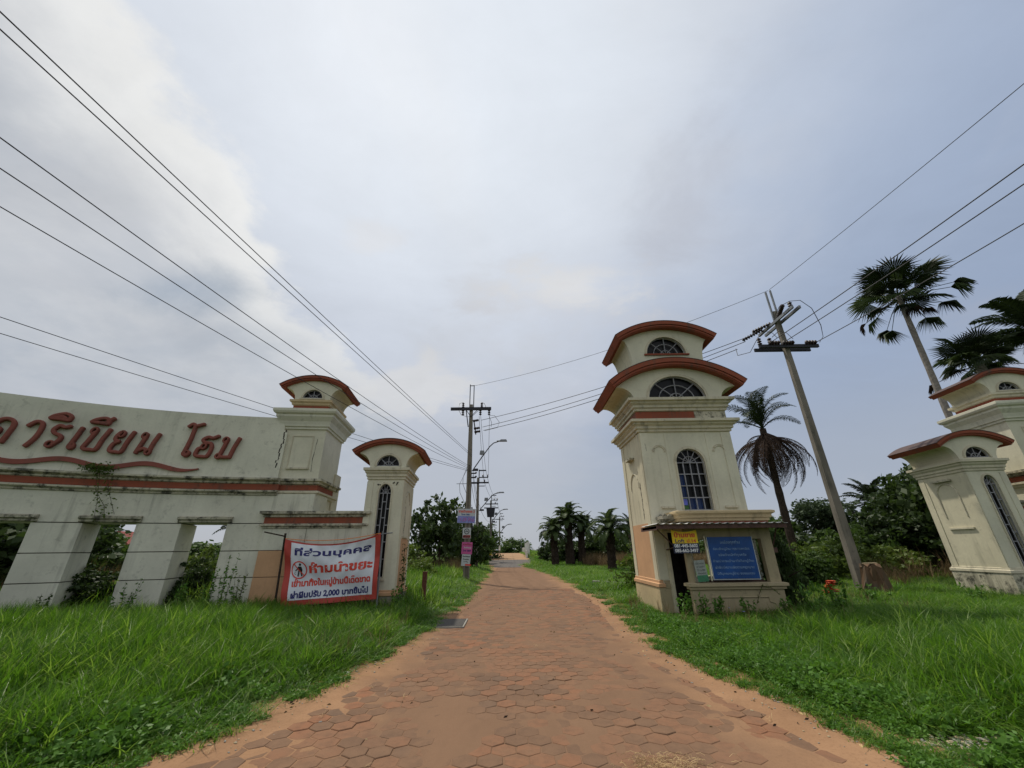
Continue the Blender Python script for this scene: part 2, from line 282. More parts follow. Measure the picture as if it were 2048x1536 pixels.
# ------------------------------------------------------------------ helpers
def tag(o, label=None, cat=None, group=None, kind=None):
    if label: o['label'] = label
    if cat: o['category'] = cat
    if group: o['group'] = group
    if kind: o['kind'] = kind
    return o
def empty(name, loc, rz=0.0, label=None, cat=None, group=None):
    o = bpy.data.objects.new(name, None); COL.objects.link(o); o.location = loc; o.rotation_euler = (0, 0, rz)
    o.empty_display_size = 0.3
    return tag(o, label, cat, group)
def link_mesh(name, me, parent=None, loc=None, rot=None, scale=None):
    o = bpy.data.objects.new(name, me); COL.objects.link(o)
    if parent: o.parent = parent
    if loc is not None: o.location = loc
    if rot is not None: o.rotation_euler = rot
    if scale is not None: o.scale = (scale,) * 3 if not hasattr(scale, '__len__') else scale
    return o
class MB:
    def __init__(s): s.v = []; s.f = []; s.mi = []; s.m = 0
    def add(s, vs, fs):
        b = len(s.v); s.v += [tuple(v) for v in vs]; s.f += [tuple(i + b for i in f) for f in fs]; s.mi += [s.m] * len(fs); return s
    def box(s, x0, x1, y0, y1, z0, z1):
        return s.add([(x0, y0, z0), (x1, y0, z0), (x1, y1, z0), (x0, y1, z0), (x0, y0, z1), (x1, y0, z1), (x1, y1, z1), (x0, y1, z1)],
                     [(0, 3, 2, 1), (4, 5, 6, 7), (0, 1, 5, 4), (1, 2, 6, 5), (2, 3, 7, 6), (3, 0, 4, 7)])
    def taper(s, cx, cy, z0, z1, w0, d0, w1, d1, tx=0, ty=0):
        q = lambda w, d, z, ox, oy: [(cx + ox - w / 2, cy + oy - d / 2, z), (cx + ox + w / 2, cy + oy - d / 2, z), (cx + ox + w / 2, cy + oy + d / 2, z), (cx + ox - w / 2, cy + oy + d / 2, z)]
        return s.add(q(w0, d0, z0, 0, 0) + q(w1, d1, z1, tx, ty), [(0, 3, 2, 1), (4, 5, 6, 7), (0, 1, 5, 4), (1, 2, 6, 5), (2, 3, 7, 6), (3, 0, 4, 7)])
    def poly(s, pts, holes, y0, y1):
        """polygon in XZ (with holes) extruded along Y"""
        loops = [pts] + list(holes)
        flat = [p for lp in loops for p in lp]
        tris = tessellate_polygon([[Vector((p[0], p[1], 0)) for p in lp] for lp in loops])
        n = len(flat)
        vs = [(p[0], y0, p[1]) for p in flat] + [(p[0], y1, p[1]) for p in flat]
        fs = []
        for t in tris:
            a, b_, c = t
            ar = (flat[b_][0] - flat[a][0]) * (flat[c][1] - flat[a][1]) - (flat[b_][1] - flat[a][1]) * (flat[c][0] - flat[a][0])
            if ar < 0: b_, c = c, b_
            fs.append((a, b_, c)); fs.append((a + n, c + n, b_ + n))
        k = 0
        for li, lp in enumerate(loops):
            m = len(lp)
            area = sum(lp[i][0] * lp[(i + 1) % m][1] - lp[(i + 1) % m][0] * lp[i][1] for i in range(m))
            ccw = area > 0
            if li > 0: ccw = not ccw
            for i in range(m):
                a, b_ = k + i, k + (i + 1) % m
                fs.append((b_, a, a + n, b_ + n) if ccw else (a, b_, b_ + n, a + n))
            k += m
        return s.add(vs, fs)
    def tube(s, pts, r, n=6, caps=True):
        pts = [Vector(p) for p in pts]; rr = r if hasattr(r, '__len__') else [r] * len(pts)
        vs = []; fs = []
        for i, p in enumerate(pts):
            t = (pts[min(i + 1, len(pts) - 1)] - pts[max(i - 1, 0)]).normalized()
            a = Vector((0, 0, 1)) if abs(t.z) < 0.9 else Vector((1, 0, 0))
            u = t.cross(a).normalized(); w = t.cross(u)
            for k in range(n):
                an = 2 * pi * k / n; vs.append(p + (u * cos(an) + w * sin(an)) * rr[i])
        for i in range(len(pts) - 1):
            for k in range(n):
                a = i * n + k; b_ = i * n + (k + 1) % n
                fs.append((a, b_, b_ + n, a + n))
        if caps: fs.append(tuple(range(n))); fs.append(tuple(range((len(pts) - 1) * n, len(pts) * n))[::-1])
        return s.add(vs, fs)
    def rings(s, x0, x1, y0, y1, prof):
        """rectangular moulding: list of (offset, z)"""
        vs = []; fs = []
        for o, z in prof: vs += [(x0 - o, y0 - o, z), (x1 + o, y0 - o, z), (x1 + o, y1 + o, z), (x0 - o, y1 + o, z)]
        for i in range(len(prof) - 1):
            for k in range(4):
                a = i * 4 + k; b_ = i * 4 + (k + 1) % 4; fs.append((a, b_, b_ + 4, a + 4))
        n = len(prof) * 4
        fs.append((3, 2, 1, 0)); fs.append((n - 4, n - 3, n - 2, n - 1))
        return s.add(vs, fs)
    def build(s, name, mat, parent=None, off=(0, 0, 0), smooth=False, mesh_only=False):
        me = bpy.data.meshes.new(name); ox, oy, oz = off
        me.from_pydata([(x - ox, y - oy, z - oz) for x, y, z in s.v], [], s.f)
        for mm in (mat if isinstance(mat, (list, tuple)) else [mat]): me.materials.append(MATS[mm])
        if isinstance(mat, (list, tuple)): me.polygons.foreach_set('material_index', s.mi)
        if smooth: me.polygons.foreach_set('use_smooth', [True] * len(me.polygons))
        me.update()
        if mesh_only: return me
        return link_mesh(name, me, parent)
def np_mesh(name, V, F, mat):
    V = np.asarray(V, dtype=np.float32); F = np.asarray(F, dtype=np.int32)
    me = bpy.data.meshes.new(name); me.vertices.add(len(V)); me.vertices.foreach_set('co', V.ravel())
    k = F.shape[1]; me.loops.add(F.size); me.loops.foreach_set('vertex_index', F.ravel())
    me.polygons.add(len(F)); me.polygons.foreach_set('loop_start', np.arange(0, F.size, k, dtype=np.int32))
    me.update(calc_edges=True); me.materials.append(MATS[mat]); return me
def semi(cx, z0, rx, rz, n=20, bottom=None):
    """arch outline from right spring over to left spring, plus straight legs down to bottom"""
    pts = [(cx + rx * cos(pi * i / n), z0 + rz * sin(pi * i / n)) for i in range(n + 1)]
    if bottom is not None: pts += [(cx - rx, bottom), (cx + rx, bottom)]
    return pts
def arc_strip(mb, cx, z0, rx, rz, t, y0, y1, n=20, a0=0.0, a1=pi):
    """raised band following an elliptical arch"""
    outer = [(cx + (rx + t) * cos(a0 + (a1 - a0) * i / n), z0 + (rz + t) * sin(a0 + (a1 - a0) * i / n)) for i in range(n + 1)]
    inner = [(cx + rx * cos(a0 + (a1 - a0) * i / n), z0 + rz * sin(a0 + (a1 - a0) * i / n)) for i in range(n + 1)]
    for i in range(n):
        mb.poly([outer[i], outer[i + 1], inner[i + 1], inner[i]], [], y0, y1)
def txt_mesh(name, s, size, mat, extrude=0.0, offset=0.0, shear=0.0, align='CENTER', width=None, height=None, fn=None, res=3, xs=1.0):
    cu = bpy.data.curves.new(name, 'FONT'); cu.body = s; cu.size = size; cu.extrude = extrude; cu.offset = offset
    cu.shear = shear; cu.align_x = align; cu.resolution_u = res
    ob = bpy.data.objects.new(name, cu); COL.objects.link(ob)
    dg = bpy.context.evaluated_depsgraph_get(); me = bpy.data.meshes.new_from_object(ob.evaluated_get(dg))
    bpy.data.objects.remove(ob); bpy.data.curves.remove(cu)
    co = np.empty(len(me.vertices) * 3, dtype=np.float32); me.vertices.foreach_get('co', co); co = co.reshape(-1, 3)
    if width is not None:
        lo, hi = co[:, 0].min(), co[:, 0].max(); k = width / (hi - lo); co[:, 0] = (co[:, 0] - (lo + hi) / 2) * k
    if height is not None:
        lo, hi = co[:, 1].min(), co[:, 1].max(); co[:, 1] = (co[:, 1] - lo) * height / (hi - lo)
    if fn is not None: co = np.array([fn(*c) for c in co], dtype=np.float32)
    else: co = np.stack([co[:, 0], -co[:, 2], co[:, 1]], 1)
    me.vertices.foreach_set('co', co.ravel()); me.materials.clear(); me.materials.append(MATS[mat]); me.name = name; me.update()
    return me

# ------------------------------------------------------------------ terrain
LE = [(-40, -4.6), (0, -4.3), (3.0, -3.6), (4.14, -3.19), (4.64, -2.85), (5.7, -2.54), (7.8, -2.1), (10, -1.95), (15.6, -1.7), (23.6, -1.85), (37.8, -2.0), (50, -2.7), (60, -3.4), (68, -3.6), (200, -3.6)]
RE = [(-40, 4.2), (0, 3.9), (3.0, 3.4), (4.0, 3.2), (4.6, 3.05), (5.85, 2.84), (7.9, 2.5), (15, 3.0), (22.9, 2.65), (29.5, 2.35), (42, 1.1), (48, 0.75), (53, 1.9), (60, 1.7), (68, 1.15), (200, 1.1)]
LEy, LEx = zip(*LE); REy, REx = zip(*RE)
def sstep(a, b, x):
    t = np.clip((np.asarray(x, float) - a) / (b - a), 0, 1); return t * t * (3 - 2 * t)
def zroad(y): return 0.98 * sstep(49, 68, y) - 1.2 * sstep(84, 130, y)
def vnoise(x, y, s, seed=0):
    x = np.asarray(x, float) / s; y = np.asarray(y, float) / s
    xi = np.floor(x); yi = np.floor(y); fx = x - xi; fy = y - yi; fx = fx * fx * (3 - 2 * fx); fy = fy * fy * (3 - 2 * fy)
    def h(a, b):
        v = np.sin(a * 127.1 + b * 311.7 + seed * 74.7) * 43758.5453; return v - np.floor(v)
    return (h(xi, yi) * (1 - fx) + h(xi + 1, yi) * fx) * (1 - fy) + (h(xi, yi + 1) * (1 - fx) + h(xi + 1, yi + 1) * fx) * fy
def gz(x, y):
    x = np.asarray(x, float); y = np.asarray(y, float)
    le = np.interp(y, LEy, LEx); re = np.interp(y, REy, REx)
    out = np.maximum(np.maximum(le - x, x - re), 0)
    z = zroad(y) * (1 - sstep(1.5, 9, out)) - 0.05 * (1 - sstep(0.0, 0.5, out))
    z = z + sstep(0.3, 2.5, out) * (vnoise(x, y, 2.3, 3) * 0.10 - 0.04) + sstep(7.5, 13, x) * 0.12 * (1 - sstep(25, 40, y))
    return z
def build_ground():
    def ax(vals): return np.unique(np.concatenate(vals))
    xs = ax([np.linspace(-26, 34, 181), np.linspace(-120, -26, 40), np.linspace(34, 120, 40), np.array([-900, -500, -250, 250, 500, 900.])])
    ys = ax([np.linspace(-4, 40, 133), np.linspace(40, 140, 80), np.array([-200, -80, -40, -20, -10, 180, 250, 400, 700, 1200.])])
    X, Y = np.meshgrid(xs, ys); Z = gz(X, Y)
    V = np.stack([X.ravel(), Y.ravel(), Z.ravel()], 1); nx, ny = len(xs), len(ys)
    i = np.arange(ny - 1)[:, None] * nx + np.arange(nx - 1)[None, :]; i = i.ravel()
    F = np.stack([i, i + 1, i + 1 + nx, i + nx], 1)
    me = np_mesh('ground', V, F, 'ground_soil'); me.polygons.foreach_set('use_smooth', [True] * len(me.polygons))
    tag(link_mesh('ground', me), kind='structure')
build_ground()

# the lane: sandy bed with hexagonal pavers lying in it
road = empty('road', (0.4, 0, 0)); tag(road, kind='structure')
PITCH, ROW = 0.216, 0.187
def sand_h(x, y):
    """sand level over / under the paver tops (tops at z = 0)"""
    le = np.interp(y, LEy, LEx); re = np.interp(y, REy, REx)
    e = np.minimum(x - le, re - x)
    rt = (x > 0) * (1 - sstep(8, 13, y))
    near = 1 - sstep(0.08 + .30 * rt, 0.72 + 0.62 * rt, e + 0.6 * (vnoise(x, y, 0.8, 5) - 0.5) + 0.25 * (vnoise(x, y, 0.23, 7) - 0.5))
    n_ = vnoise(x, y, 0.62, 1) - 0.5; fy = sstep(5.0, 9.0, y)
    h = -0.0060 + 0.0026 * fy + 0.024 * near + (0.010 - 0.006 * fy) * n_ + 0.005 * (vnoise(x, y, 0.17, 2) - 0.5) + 0.004 * sstep(0.30, 0.5, n_) * (1 - fy)
    # a lightly worn tyre rut on the right shoulder
    h = h - 0.02 * np.exp(-((x - (re - 0.55)) / 0.16) ** 2) * sstep(0, 3, y)
    return h
def build_bed():
    ys = np.concatenate([np.arange(-3, 13, 0.07), np.arange(13, 49.05, 0.4)])
    n = 90; rows = []
    for y in ys:
        a = np.interp(y, LEy, LEx) - 0.45; b = np.interp(y, REy, REx) + 0.45
        rows.append(np.stack([np.linspace(a, b, n), np.full(n, y)], 1))
    P = np.concatenate(rows); Z = sand_h(P[:, 0], P[:, 1]) + zroad(P[:, 1]); 
    Z = np.where(P[:, 1] > 19.5, np.maximum(Z, 0.0), Z)
    V = np.stack([P[:, 0] - 0.4, P[:, 1], Z], 1)
    i = (np.arange(len(ys) - 1)[:, None] * n + np.arange(n - 1)[None, :]).ravel()
    me = np_mesh('sand_bed', V, np.stack([i, i + 1, i + 1 + n, i + n], 1), 'sand')
    me.polygons.foreach_set('use_smooth', [True] * len(me.polygons)); link_mesh('sand_bed', me, road)
    for nm, y0, y1, mt in (('asphalt_strip', 42.5, 57, 'asphalt'), ('bridge_deck', 57, 100, 'road_dust')):
        ys2 = np.linspace(y0, y1, 30); rows = []
        for y in ys2:
            a = np.interp(y, LEy, LEx) - 0.2; b = np.interp(y, REy, REx) + 0.3
            if nm == 'asphalt_strip': b = b + 1.2 * sstep(46, 52, y)
            rows.append([(a - 0.4, y, zroad(y) + 0.014), (b - 0.4, y, zroad(y) + 0.014)])
        V = [p for r in rows for p in r]; F = [(2 * k, 2 * k + 1, 2 * k + 3, 2 * k + 2) for k in range(len(ys2) - 1)]
        link_mesh(nm, np_mesh(nm, V, F, mt), road)
build_bed()
def hex_geo(r=PITCH / sqrt(3) - 0.004, th=0.05, ch=0.005):
    V = []; F = []
    for rr, z in ((r, -th), (r, -ch), (r - ch, 0)):
        for k in range(6):
            a = pi / 6 + k * pi / 3 ; V.append((rr * cos(a), rr * sin(a), z))
    for l in range(2):
        for k in range(6): F.append((l * 6 + k, l * 6 + (k + 1) % 6, l * 6 + 6 + (k + 1) % 6, l * 6 + 6 + k))
    F.append((12, 13, 14, 15, 16, 17)); return V, F
def build_pavers():
    V, F = hex_geo(); variants = []
    for q in range(7):
        W = [Vector(v) for v in V]; gq = random.Random(q)
        for k in range(6):
            dx, dy = gq.uniform(-.004, .003), gq.uniform(-.004, .003); chip = gq.choice((0, 0, 0, .006, .014)) if q else 0
            for l in range(3):
                W[l * 6 + k].x += dx - V[l * 6 + k][0] * chip * 4 * (l > 0); W[l * 6 + k].y += dy - V[l * 6 + k][1] * chip * 4 * (l > 0)
        me = bpy.data.meshes.new('paver'); me.from_pydata(W, [], F); me.materials.append(MATS['paver_stone']); me.update(); variants.append(me)
    cells = []
    r = 0
    y = 1.2
    while y < 19.5:
        a = np.interp(y, LEy, LEx) + 0.18; b = np.interp(y, REy, REx) - 0.18
        x = a - (a % PITCH) + (PITCH / 2 if r % 2 else 0)
        while x < b:
            if sand_h(x, y) < 0.004: cells.append((x + random.uniform(-.003, .003), y + random.uniform(-.003, .003)))
            x += PITCH
        y += ROW; r += 1
    vis = [c for c in cells if c[1] > 3.75 and abs(c[0]) < 1.36 * (c[1] * 0.92 - 0.6)]
    rest = [c for c in cells if c not in set(vis)]
    vis.sort(key=lambda c: c[0] ** 2 + c[1] ** 2)
    for x, y in vis[:298]:
        o = link_mesh('paver', random.choice(variants), road, (x - 0.4, y, random.uniform(-.005, .002) - .006 * float(vnoise(x, y, .7, 41) > .72)), (random.gauss(0, .012), random.gauss(0, .012), random.randrange(6) * pi / 3 + random.gauss(0, .012)))
    rest += vis[298:]
    C = np.array(rest); n = len(C); V = np.array(V)
    tx = RNG.uniform(-.012, .012, n); ty = RNG.uniform(-.012, .012, n); dz = RNG.uniform(-.004, .002, n)
    W = np.repeat(V[None], n, 0); W[:, :, 2] += dz[:, None] + V[None, :, 0] * tx[:, None] + V[None, :, 1] * ty[:, None]
    W[:, :, 0] += C[:, 0:1] - 0.4; W[:, :, 1] += C[:, 1:2]
    fs = []
    for k in range(n):
        fs += [tuple(i + 18 * k for i in f) for f in F]
    me2 = bpy.data.meshes.new('farther_pavers'); me2.from_pydata(W.reshape(-1, 3).tolist(), [], fs); me2.materials.append(MATS['paver_stone_far'])
    at = me2.attributes.new('tint', 'FLOAT', 'POINT'); at.data.foreach_set('value', np.repeat(RNG.random(n), 18).astype(np.float32))
    me2.update(); o = link_mesh('farther_pavers', me2, road); tag(o, kind='stuff')
build_pavers()

# ------------------------------------------------------------------ gatehouse parts
def fan_window(root, cx, z0, rx, rz, y, depth=0.14, trim=0.06, mull=5, frame='plaster_trim', bar=0.022, ring=(0.62, 0.28), name='fanlight'):
    """half-round window: trim arch, glass behind, radiating grille in front of the glass"""
    mb = MB(); arc_strip(mb, cx, z0, rx, rz, trim, y - 0.03, y + 0.02, 24); arc_strip(mb, cx, z0, rx + trim, rz + trim, trim * 0.5, y - 0.015, y + 0.02, 24)
    w = mb.build(name, frame, root)
    g = MB(); g.poly(semi(cx, z0 + 0.002, rx, rz, 24), [], y + depth, y + depth + 0.02); g.build('pane', 'window_glass', w)
    k = MB(); yb = y + depth * 0.45
    for i in range(1, mull):
        a = pi * i / mull
        k.tube([(cx + 0.12 * rx * cos(a), yb, z0 + 0.12 * rz * sin(a)), (cx + rx * cos(a), yb, z0 + rz * sin(a))], bar, 4)
    for q in ring: k.tube([(cx + rx * q * cos(pi * i / 14), yb, z0 + rz * q * sin(pi * i / 14)) for i in range(15)], bar, 4)
    k.tube([(cx + rx * 0.985 * cos(pi * i / 20), yb, z0 + rz * 0.985 * sin(pi * i / 20)) for i in range(21)], bar * 1.2, 4)
    k.tube([(cx - rx, yb, z0 + bar), (cx + rx, yb, z0 + bar)], bar * 1.1, 4)
    k.build('grille', 'grille_paint', w)
    return w
def cove_profile(w0, z0, W1, z1, n=10):
    """right side, bottom to top: concave flare from the neck out to the eave"""
    return [(w0 + (W1 - w0) * (1 - cos(pi / 2 * i / n)), z0 + (z1 - z0) * sin(pi / 2 * i / n)) for i in range(n + 1)]
def seg_arc(W, z1, apex, n=28):
    """segmental arch points from right to left through apex"""
    h = apex - z1; R = (W * W + h * h) / (2 * h); a = math.asin(W / R)
    return [(R * sin(a * (1 - 2 * i / n)), apex - R + R * cos(a * (1 - 2 * i / n))) for i in range(n + 1)]
def vault_roof(root, W, ze, apex, T, y0, y1, wall='plaster'):
    """barrel roof slab with stepped terracotta fascia and dark sheet on top"""
    o = seg_arc(W, ze, apex); n = len(o)
    def inset(k):   # inner arc, radially k inwards
        h = apex - ze; R = (W * W + h * h) / (2 * h); a = math.asin(W / R); Ri = R - k; cz = apex - R
        return [(Ri * sin(a * (1 - 2 * i / (n - 1))), cz + Ri * cos(a * (1 - 2 * i / (n - 1)))) for i in range(n)]
    mb = MB()
    i0 = inset(T); mb.poly(o + i0[::-1], [], y0 + 0.05, y1 - 0.05)
    a1 = inset(T * 0.58); mb.poly(inset(0.012) + a1[::-1], [], y0, y0 + 0.048); mb.poly(inset(0.012) + a1[::-1], [], y1 - 0.048, y1)
    b0 = inset(T * 0.68); b1 = inset(T * 0.88); mb.poly(b0 + b1[::-1], [], y0 + 0.026, y0 + 0.048); 
    f = mb.build('roof', 'terracotta', root)
    tp = MB(); up = inset(-0.012); tp.poly(up + inset(0.004)[::-1], [], y0 - 0.006, y1 + 0.006); tp.build('roof_cover', 'roof_sheet', f)
    return f
def flared_head(root, w0, z0, Wf, zf, W, ze, apex, T, D, fan, y_over=0.12, name='gable'):
    """cove-sided block under the roof, solid sides, front with a half-round opening"""
    prof = cove_profile(w0, z0, Wf, zf)
    ar = seg_arc(W, ze, apex); h = apex - ze; R = (W * W + h * h) / (2 * h); cz = apex - R; Ri = R - T * 0.85
    aw = math.asin(min(0.999, Wf / Ri)); top = [(Ri * sin(aw * (1 - 2 * i / 20)), cz + Ri * cos(aw * (1 - 2 * i / 20))) for i in range(21)]
    out = prof + top[0 if top[0][1] > prof[-1][1] + 1e-3 else 1:] + [(-x, z) for x, z in prof[::-1]]
    if abs(out[-1][0] - out[0][0]) < 1e-6: out = out[:-1]
    seen = []; 
    for p in out:
        if not seen or (abs(p[0] - seen[-1][0]) + abs(p[1] - seen[-1][1])) > 1e-4: seen.append(p)
    cx, fz, rx, rz = fan
    MB().poly(seen, [semi(cx, fz, rx, rz, 24)], 0, 0.18).build(name + '_front', 'plaster', root)
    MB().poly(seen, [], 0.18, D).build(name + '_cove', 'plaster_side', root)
    vault_roof(root, W, ze, apex, T, -y_over, D + y_over)
def tall_window(root, cx, z0, zs, zt, hw, y, cols=3, rows=4, depth=0.16, bar=0.016, trim=0.045, colored=False, name='window'):
    mb = MB(); arc_strip(mb, cx, zs, hw, zt - zs, trim, y - 0.03, y + 0.015, 20); arc_strip(mb, cx, zs, hw + trim, zt - zs + trim, trim * 0.6, y - 0.015, y + 0.015, 20)
    for sx in (-1, 1): mb.box(min(sx * hw, sx * (hw + trim)) + cx, max(sx * hw, sx * (hw + trim)) + cx, y - 0.03, y + 0.015, z0, zs)
    w = mb.build(name, 'plaster_trim', root)
    xs = [cx - hw + 2 * hw * i / cols for i in range(cols + 1)]; zr = [z0 + (zs - z0) * i / rows for i in range(rows + 1)]
    yb = y + depth * 0.45; k = MB()
    for i, x in enumerate(xs):
        k.box(x - bar, x + bar, yb - bar, yb + bar, z0, zs)
    for i, z in enumerate(zr):
        if colored or i in (0, rows): k.box(cx - hw, cx + hw, yb - bar * 1.1, yb + bar * 1.1, z - bar, z + bar)
        else:
            for c in range(cols):
                zz = z + (0.0 if c % 2 == 0 else (zr[1] - zr[0]) * 0.45); k.box(xs[c], xs[c + 1], yb - bar * 1.1, yb + bar * 1.1, zz - bar, zz + bar)
    rz = zt - zs
    for i in range(1, 5 if cols == 3 else 6):
        a = pi * i / (5 if cols == 3 else 6); k.tube([(cx, yb, zs), (cx + hw * cos(a), yb, zs + rz * sin(a))], bar, 4)
    k.tube([(cx + hw * 0.45 * cos(pi * i / 12), yb, zs + rz * 0.45 * sin(pi * i / 12)) for i in range(13)], bar, 4)
    k.tube([(cx + hw * .97 * cos(pi * i / 16), yb, zs + rz * .97 * sin(pi * i / 16)) for i in range(17)], bar * 1.2, 4)
    k.build('grille', 'grille_paint', w)
    yp = y + depth
    if colored:
        for c in range(cols):
            for r in range(rows):
                top = zr[r + 1]; mt = 'window_glass'
                if c == 0 and r in (1, 2): mt = 'pane_blue'
                if r == 0: mt = ('pane_green' if c == 0 else 'pane_blue') if c < 3 else 'window_glass'
                MB().box(xs[c] + .004, xs[c + 1] - .004, yp, yp + 0.008, zr[r] + .004, top - .004).build('pane', mt, w)
        MB().poly(semi(cx, zs + .004, hw, rz, 20), [], yp, yp + 0.008).build('pane', 'window_glass', w)
        MB().box(xs[0] + 0.03, xs[1] - 0.03, yp - 0.03, yp - 0.012, z0 + 0.14, z0 + 0.32).build('lilac_sticker', 'pane_lilac', w)
    else:
        MB().poly(semi(cx, zs, hw, rz, 20, z0), [], yp, yp + 0.01).build('pane', 'window_glass', w)
    return w
def wall_box(root, x0, x1, y0, y1, z0, z1, front_holes, name='shaft', mat='plaster', t=0.2, back_holes=(), side='plaster_side'):
    MB().poly([(x0, z0), (x1, z0), (x1, z1), (x0, z1)], front_holes, y0, y0 + t).build(name + '_front', mat, root)
    MB().poly([(x0, z0), (x1, z0), (x1, z1), (x0, z1)], back_holes, y1 - t, y1).build(name + '_back', mat, root)
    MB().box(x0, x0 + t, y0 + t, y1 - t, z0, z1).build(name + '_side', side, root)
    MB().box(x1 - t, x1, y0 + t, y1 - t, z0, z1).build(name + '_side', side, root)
def side_arch(root, x, sgn, yc, zs, r, zb=None, sillw=None, sillz=None, rz=None):
    """arched moulding on a side wall (x plane)"""
    rz = rz or r
    mb = MB(); pts = [(x + sgn * 0.004, yc + r * cos(pi * i / 16), zs + rz * sin(pi * i / 16)) for i in range(17)]
    if zb is not None: pts = [(pts[0][0], yc + r, zb)] + pts + [(pts[0][0], yc - r, zb)]
    mb.tube(pts, 0.026, 6); mb.build('arch_moulding', 'plaster_trim', root)
    if sillz is not None:
        a, b = (x, x + sgn * 0.05) if sgn > 0 else (x + sgn * 0.05, x)
        MB().box(a, b, yc - sillw, yc + sillw, sillz, sillz + 0.05).build('sill', 'plaster_trim', root)
def crack(root, pts, w=0.012, y=-0.003, side_x=None):
    """a dark plaster crack, a shallow jagged sliver of missing render"""
    mb = MB(); P = []
    for i in range(len(pts) - 1):
        for k in range(6):
            f = k / 6; P.append((pts[i][0] + (pts[i + 1][0] - pts[i][0]) * f + random.uniform(-1, 1) * w, pts[i][1] + (pts[i + 1][1] - pts[i][1]) * f))
    P.append(pts[-1]); n = len(P)
    for i in range(n - 1):
        a = w * random.uniform(0.3, 1.4); b = w * random.uniform(0.3, 1.4)
        q = [(P[i][0] - a, P[i][1]), (P[i][0] + a, P[i][1]), (P[i + 1][0] + b, P[i + 1][1]), (P[i + 1][0] - b, P[i + 1][1])]
        if side_x is None: mb.add([(x, y, z) for x, z in q], [(0, 1, 2, 3)])
        else: mb.add([(side_x, x, z) for x, z in q], [(0, 1, 2, 3)])
    mb.build('crack', 'interior_dark', root)

CORN = [(0.0, 0.0), (0.05, 0.02), (0.05, 0.10), (0.10, 0.12), (0.10, 0.20), (0.17, 0.26), (0.17, 0.31), (0.25, 0.33), (0.25, 0.42)]
def cornice(root, x0, x1, y0, y1, z0, h, o, mat='plaster_trim', name='cornice'):
    k = h / 0.42; q = o / 0.25
    return MB().rings(x0, x1, y0, y1, [(a * q + 0.001, z0 + b * k) for a, b in CORN]).build(name, mat, root)

def flatten(E):
    R = E.parent; off = E.location.copy()
    for c in [o for o in COL.objects if o.parent == E]: c.parent = R; c.location = c.location + off
    bpy.data.objects.remove(E)
